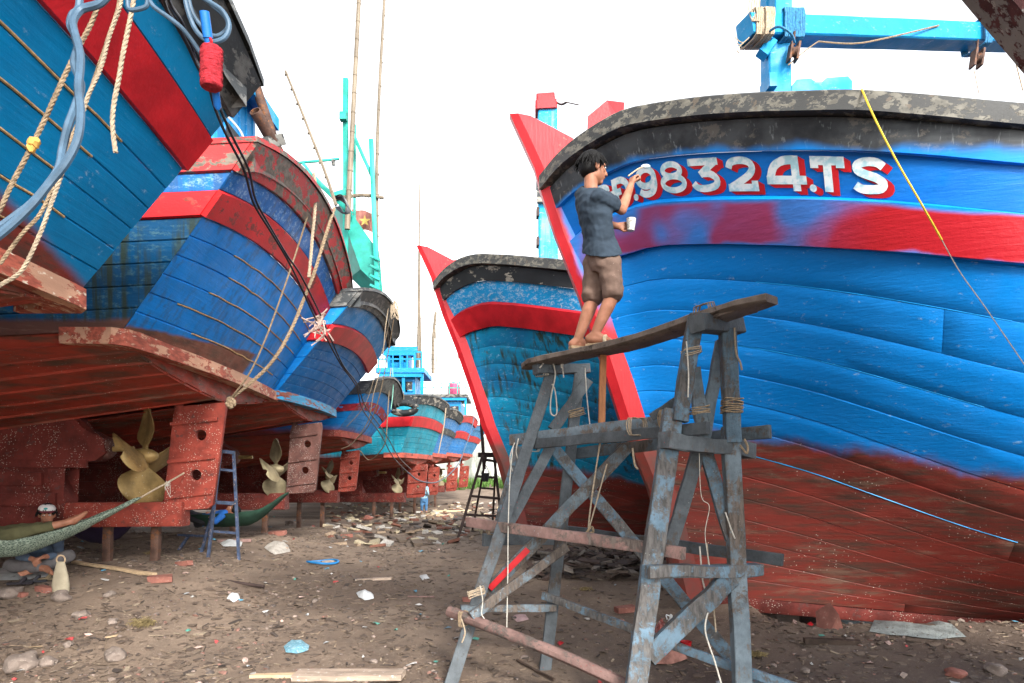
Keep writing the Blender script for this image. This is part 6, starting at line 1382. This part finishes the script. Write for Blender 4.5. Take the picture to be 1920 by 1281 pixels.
for a in ((216, 1238, 44, 'stone', 'large brown stone, the biggest left of the blue mesh'), (152, 1160, 28, 'stone', 'rounded stone at the left between the clutter'), (212, 1170, 22, 'stone', 'grey-brown stone beside the dark blue scrap'), (22, 1118, 44, 'stone', 'broad rock in front of the seated man'), (40, 1256, 64, 'stone', 'jagged pale-brown rock by the lower left corner'), (90, 1250, 34, 'stone', 'flat grey stone right of the jagged rock'),
          (205, 1120, 20, 'stone', 'small stone below the yellow lath'), (128, 1215, 20, 'stone', 'lone stone low on the left'), (640, 1000, 22, 'stone', 'stone in the left mid-ground by the brick pieces'), (690, 975, 20, 'brick', 'reddish lump under the far sterns'), (545, 985, 22, 'stone', 'pale lump near the third rudder'),
          (1600, 1090, 20, 'stone', 'stone under the lettered hull'), (1510, 1262, 20, 'stone', 'brown stone at the bottom right of the scaffold'), (1865, 1262, 40, 'stone', 'brown stone at the lower right corner'), (1140, 1262, 18, 'stone', 'stone between the scaffold legs'), (700, 1245, 16, 'stone', 'small stone near the blue mesh'), (1790, 1270, 34, 'brick', 'reddish stone along the bottom right edge'), (590, 1130, 14, 'stone', 'small stone in the middle of the path')):
    stone(a[0], a[1], a[2], a[3], a[4])
def brick(px, py, w_, label, m='brick', rz=None, dim=(.2, .1, .06), name='brick', cat='brick', grp='stones and bricks in the yard', tilt=0.1, j=.012):
    g = put(px, py); k = w_*g.y/FX/dim[0]; mb = MB(); R = Matrix.Rotation(rz if rz is not None else rl.uniform(-.5, .5), 3, 'Z') @ Matrix.Rotation(rl.uniform(-tilt, tilt), 3, 'Y') @ Matrix.Rotation(rl.uniform(-tilt, tilt), 3, 'X')
    mb.box(g+Vector((0, 0, dim[2]*k*.42)), [q*k for q in dim], R, j*k*.6); o = mb.build(name, M[m] if isinstance(m, str) else m, None, origin=g, smooth=False); o['label'] = label; o['category'] = cat
    if grp: o['group'] = grp
    return o
for a in ((84, 1110, 32, 'red brick between the slippers and the pale wedge'), (38, 1118, 24, 'broken brick left of the red brick'), (300, 1092, 40, 'curved brick fragment on the end of the yellow lath'), (345, 1060, 30, 'brick piece by the foot of the narrow stepladder'), (650, 1008, 22, 'brick half lying left of mid-ground'), (520, 1004, 30, 'brick near the dark green hammock'), (575, 940, 24, 'brick under the third rudder'), (1172, 1150, 40, 'long reddish brick seen through the scaffold'), (880, 1128, 26, 'pinkish broken slab beside the lowest pole'), (1452, 1150, 16, 'brick chip by the rear scaffold leg')):
    brick(*a)
for a in ((700, 1088, 66, 'pale pinkish board lying alone on the path', 'board', .15, (.3, .07, .02)), (520, 1272, 100, 'narrow sawn board at the bottom edge, left one', 'pale_wood', .05, (.5, .07, .03)), (655, 1274, 205, 'broad whitish board at the bottom edge, right one', 'board', -.04, (.6, .13, .035)), (516, 1030, 46, 'short pale plank piece beyond the path', 'board', .4, (.3, .08, .02)), (850, 960, 110, 'long yellow plank in the far yard, upper one', 'pale_wood', .75, (.9, .08, .03)), (830, 968, 90, 'long yellow plank in the far yard, lower one', 'pale_wood', .55, (.9, .08, .03)),
          (440, 1017, 60, 'red-brown batten near the stepladder feet', 'pink_wood', .1, (.5, .05, .05)), (90, 1215, 60, 'thin splintered lath on the far left', 'pale_wood', .5, (.5, .03, .01)), (215, 1195, 34, 'short yellow lath beside the large stone', 'pale_wood', 1.1, (.3, .04, .015)), (1560, 1210, 100, 'dark rotten branch under the lettered hull', 'dark_wood', -.15, (.7, .1, .07)), (790, 1120, 50, 'pinkish strip near the lowest scaffold pole', 'pink_wood', -.1, (.4, .05, .02))):
    brick(a[0], a[1], a[2], a[3], a[4], a[5], a[6], 'board', 'board', 'boards lying in the yard', .04, .006)
def sheet(name, label, cat, outline, m, h=.05, n=14, fr=9):
    g = [put(x, y) for x, y in outline]; c = sum(g, Vector())/len(g); mb = MB(); R = 6; m_ = len(g)
    mb.v.append(c+Vector((0, 0, h*1.2)))
    for r in range(1, R+1):
        for i in range(m_*2):
            a = g[i//2] if i % 2 == 0 else (g[i//2]+g[(i//2+1) % m_])/2; p = c.lerp(a, r/R); z = gz(p.x, p.y)+.008+h*(1-(r/R)**2)*(.6+.9*abs(mnoise.noise(p*fr)))+.012*abs(mnoise.noise(p*fr*2.5)); mb.v.append(Vector((p.x, p.y, z)))
    N = m_*2
    mb.f += [(0, 1+i, 1+(i+1) % N) for i in range(N)]+[(1+r*N+i, 1+(r+1)*N+i, 1+(r+1)*N+(i+1) % N, 1+r*N+(i+1) % N) for r in range(R-1) for i in range(N)]
    o = mb.build(name, M[m] if isinstance(m, str) else m, None, origin=c, ang=70); o['label'] = label; o['category'] = cat; return o
sheet('plastic_bag', 'crumpled white plastic scrap in the middle of the path', 'plastic bag', [(668, 1114), (684, 1109), (700, 1118), (701, 1126), (684, 1128), (672, 1122)], 'white_plastic', .06)
sheet('blue_mesh', 'crumpled pale blue plastic mesh near the bottom edge', 'mesh', [(532, 1215), (545, 1204), (566, 1203), (580, 1213), (578, 1223), (556, 1230), (536, 1226)], plain('pale_blue_mesh', (.20, .42, .52), .6, .3, 40, .8, spots=(.45, .6, .65), spotamt=.5, bd=.02), .05)
sheet('tarpaulin', 'long crumpled grey-white tarpaulin under the lettered hull', 'tarpaulin', [(1578, 1168), (1612, 1158), (1680, 1166), (1750, 1180), (1812, 1198), (1760, 1203), (1700, 1196), (1630, 1186)], plain('dirty_tarpaulin', (.30, .33, .31), .7, .35, 7, .7, spots=(.14, .12, .10), spotamt=.4, bd=.03), .09)
sheet('foam_scrap', 'white foam scrap with a torn corner near the dark pole', 'foam', [(425, 1124), (430, 1118), (448, 1118), (450, 1126), (438, 1132)], 'white_plastic', .05)
sheet('plastic_bag', 'flattened white bag behind the stepladder', 'plastic bag', [(412, 1020), (425, 1014), (455, 1017), (452, 1026), (420, 1027)], 'white_plastic', .05)
sheet('plastic_bag', 'off-white crumpled sack left of the blue ring', 'plastic bag', [(495, 1028), (510, 1018), (540, 1024), (545, 1036), (515, 1042)], plain('sack', (.42, .38, .33), .8, .3, 12, .6), .10)
sheet('plastic_bag', 'white scrap seen through the scaffold rails', 'plastic bag', [(985, 1038), (1000, 1032), (1020, 1036), (1016, 1046), (992, 1046)], 'white_plastic', .05)
sheet('sleeping_mat', 'white mat beneath the cross-legged man', 'mat', [(-60, 1085), (-10, 1068), (70, 1060), (108, 1070), (98, 1084), (40, 1090), (-30, 1092)], 'white_plastic', .012)
sheet('paper_scrap', 'white paper scrap right of the pale board', 'paper', [(786, 1082), (800, 1079), (806, 1086), (792, 1090)], 'white_plastic', .03)
sheet('paper_scrap', 'pinkish paper scrap under the lowest scaffold rail', 'paper', [(960, 1160), (985, 1156), (992, 1164), (970, 1170)], plain('pink_paper', (.45, .30, .28), .8), .03)
def fluff(px, py, w_, label, n=220):
    g = put(px, py); r = w_*g.y/FX/2; mb = MB()
    for _ in range(n):
        a = rl.uniform(0, 6.3); q = g+Vector((cos(a)*r*rl.random(), sin(a)*r*.6*rl.random(), r*.35*rl.random())); d = Vector((rl.uniform(-1, 1), rl.uniform(-1, 1), rl.uniform(-.5, .7)))*r*.45; mb.tube([q, q+d*.5+Vector((0, 0, r*.1)), q+d], .0025, 3, 2)
    o = mb.build('fibre_tuft', M['fibre'], None, origin=g, kind='stuff'); o['label'] = label; o['category'] = 'fibre'
fluff(268, 1176, 52, 'yellow tuft of coconut fibre on the left ground'); fluff(1098, 1108, 24, 'small straw tuft behind the scaffold', 100); fluff(285, 1040, 26, 'dull fibre clump near the keel props', 100); fluff(1420, 1232, 40, 'dry fibre clump right of the rear scaffold leg', 120)
# blue ring
g = put(605, 1058); t = thing('ring', 'blue plastic ring with a pale scrap inside, lying beyond the pale board', 'ring', g); mb = MB(); k = g.y/FX
mb.tube([g+Vector((cos(a)*29*k, sin(a)*.16, .03+.012*sin(a*2))) for a in [i*pi/12 for i in range(25)]], .016, 8, smooth=False); mb.build('hoop', plain('blue_hoop', (.02, .17, .40), .4), t)
mb = MB(); mb.blob(g+Vector((.08, .02, .03)), (.09, .05, .02), 2, .4, 2); mb.build('scrap', M['board'], t)
# long poles on the ground
A, Bq = put(130, 1058), put(495, 1106); line_thing('pole', 'long dark rusty pole lying along the edge of the path', 'pole', [A+Vector((0, 0, .04)), A.lerp(Bq, .5)+Vector((0, 0, .05)), Bq+Vector((0, 0, .03))], .02, 'dark_steel', world=True)
A, Bq = put(138, 1060), put(290, 1084); timber('lath', 'yellow sawn lath beside the long dark pole', 'lath', A+Vector((0, 0, .03)), Bq+Vector((0, 0, .04)), .07, .03, 'pale_wood')
A, Bq = put(968, 1242), put(1038, 1280); timber('stick', 'thin dark stick between the left scaffold legs', 'stick', A+Vector((0, 0, .02)), Bq+Vector((0, 0, .02)), .02, .015, 'dark_wood')
# standing pale wedge with a ring in front of the seated man
g = put(114, 1112); t = thing('bag', 'tall narrow pale canvas tool bag with a ring handle beside the seated man', 'bag', g); k = g.y/FX; mb = MB()
loft(mb, [(g+Vector((0, 0, z*k)), Vector((a*k, 0, 0)), Vector((0, b*k, 0))) for z, a, b in ((0, 15, 8), (12, 16, 9), (32, 13, 7), (48, 9, 5), (56, 7, 4))], 16); mb.build('pouch', plain('canvas', (.44, .38, .27), .9, .2, 8, .5), t)
mb = MB(); mb.tube([g+Vector((cos(a)*8*k, 0, (60+sin(a)*8)*k)) for a in [i*pi/8 for i in range(17)]], .008, 6, smooth=False); mb.build('ring_handle', M['pale_wood'], t)
g = put(106, 1122); stone(112, 1128, 38, 'stone', 'stone wedged at the foot of the pale canvas bag', .6)
for x, y, lb, c_ in ((86, 1090, 'tan slipper nearest the pale canvas bag', (.20, .15, .09)), (62, 1096, 'dark slipper left of the tan one', (.03, .03, .035)), (36, 1100, 'dark slipper farthest left by the seated man', (.03, .025, .03))):
    g = put(x, y); t = thing('slipper', lb, 'slipper', g, 'slippers by the seated man'); mb = MB(); R = Matrix.Rotation(.3, 3, 'Z'); ol = [R @ Vector((a, b, 0)) for a, b in ((-.12, .0), (-.10, .035), (0, .032), (.09, .045), (.13, .02), (.13, -.02), (.09, -.045), (0, -.032), (-.10, -.035))]
    mb.prism([(q.x, q.y) for q in ol], g+Vector((0, 0, .03)), (1, 0, 0), (0, 1, 0), .022); mm = plain('slipper', c_, .8); mb.build('sole', mm, t)
    mb = MB(); mb.tube([g+R @ Vector((.02, .045, .035)), g+R @ Vector((.05, .02, .075)), g+R @ Vector((.05, -.02, .075)), g+R @ Vector((.02, -.045, .035))], .018, 7); mb.build('strap', mm, t)
# paint things under the scaffold
g = put(1258, 1196); t = thing('bottle', 'white squeeze bottle with purple base standing under the scaffold', 'bottle', g); k = g.y/FX; mb = MB(); mb.lathe([(7*k, 10*k), (7.5*k, 26*k), (5*k, 33*k), (3*k, 36*k), (3*k, 42*k), (1*k, 44*k)], g, n=16); mb.build('body', M['white_plastic'], t); mb = MB(); mb.lathe([(7.4*k, 0), (7.6*k, 10*k), (5*k, 10.2*k)], g, n=16); mb.build('base', plain('violet_plastic', (.10, .08, .40), .4), t)
mb = MB(); mb.tube([g+Vector((-2*k, 0, 40*k)), g+Vector((-9*k, 0, 42*k)), g+Vector((-7*k, 0, 34*k))], .006, 5); mb.build('nozzle', M['white_plastic'], t)
g = put(1286, 1222); t = thing('paint_pot', 'small red pot of red paint under the scaffold, right of the bottle', 'paint pot', g); k = g.y/FX; mb = MB(); mb.lathe([(8*k, 0), (11*k, 18*k), (10*k, 18*k), (8*k, 10*k)], g, n=18); mb.build('pot', M['red'], t); mb = MB(); mb.lathe([(9*k, 0), (.5*k, .2*k)], g+Vector((0, 0, 12*k)), n=16); mb.build('paint', M['red'], t)
g = put(1268, 1226); t = thing('jar', 'brown glass jar beside the small red pot', 'jar', g); mb = MB(); mb.lathe([(8*k, 0), (9*k, 14*k), (6*k, 20*k)], g, n=16); mb.build('glass', plain('brown_glass', (.16, .04, .02), .15), t); mb = MB(); mb.lathe([(6.3*k, 0), (6.3*k, 7*k), (.4*k, 7.2*k)], g+Vector((0, 0, 20*k)), n=16); mb.build('lid', M['red_pale'], t)
sheet('red_rags', 'crumpled red and pink rags next to the white bottle', 'rags', [(1224, 1190), (1240, 1176), (1256, 1186), (1252, 1202), (1232, 1206)], plain('red_rag', (.40, .12, .10), .9, .4, 14, .7, spots=(.6, .5, .45), spotamt=.4, bd=.02), .14)
sheet('pink_bag', 'crumpled pinkish bag in front of the red pot', 'bag', [(1212, 1236), (1240, 1218), (1276, 1222), (1290, 1240), (1260, 1250), (1225, 1248)], plain('pink_bag', (.36, .17, .13), .8, .4, 12, .7, bd=.02), .13)
stone(1556, 1176, 46, 'brick', 'angular dark red rock beside the white tarpaulin', 1.1, .7, seed=5, sub=1, amp=.7)
sheet('plastic_scrap', 'tiny red lid right of the scaffold', 'lid', [(1513, 1174), (1520, 1171), (1526, 1175), (1519, 1178)], 'red', .03)
sheet('plastic_scrap', 'tiny red scrap between the left scaffold legs', 'lid', [(1044, 1208), (1052, 1205), (1058, 1209), (1050, 1213)], 'red', .02)
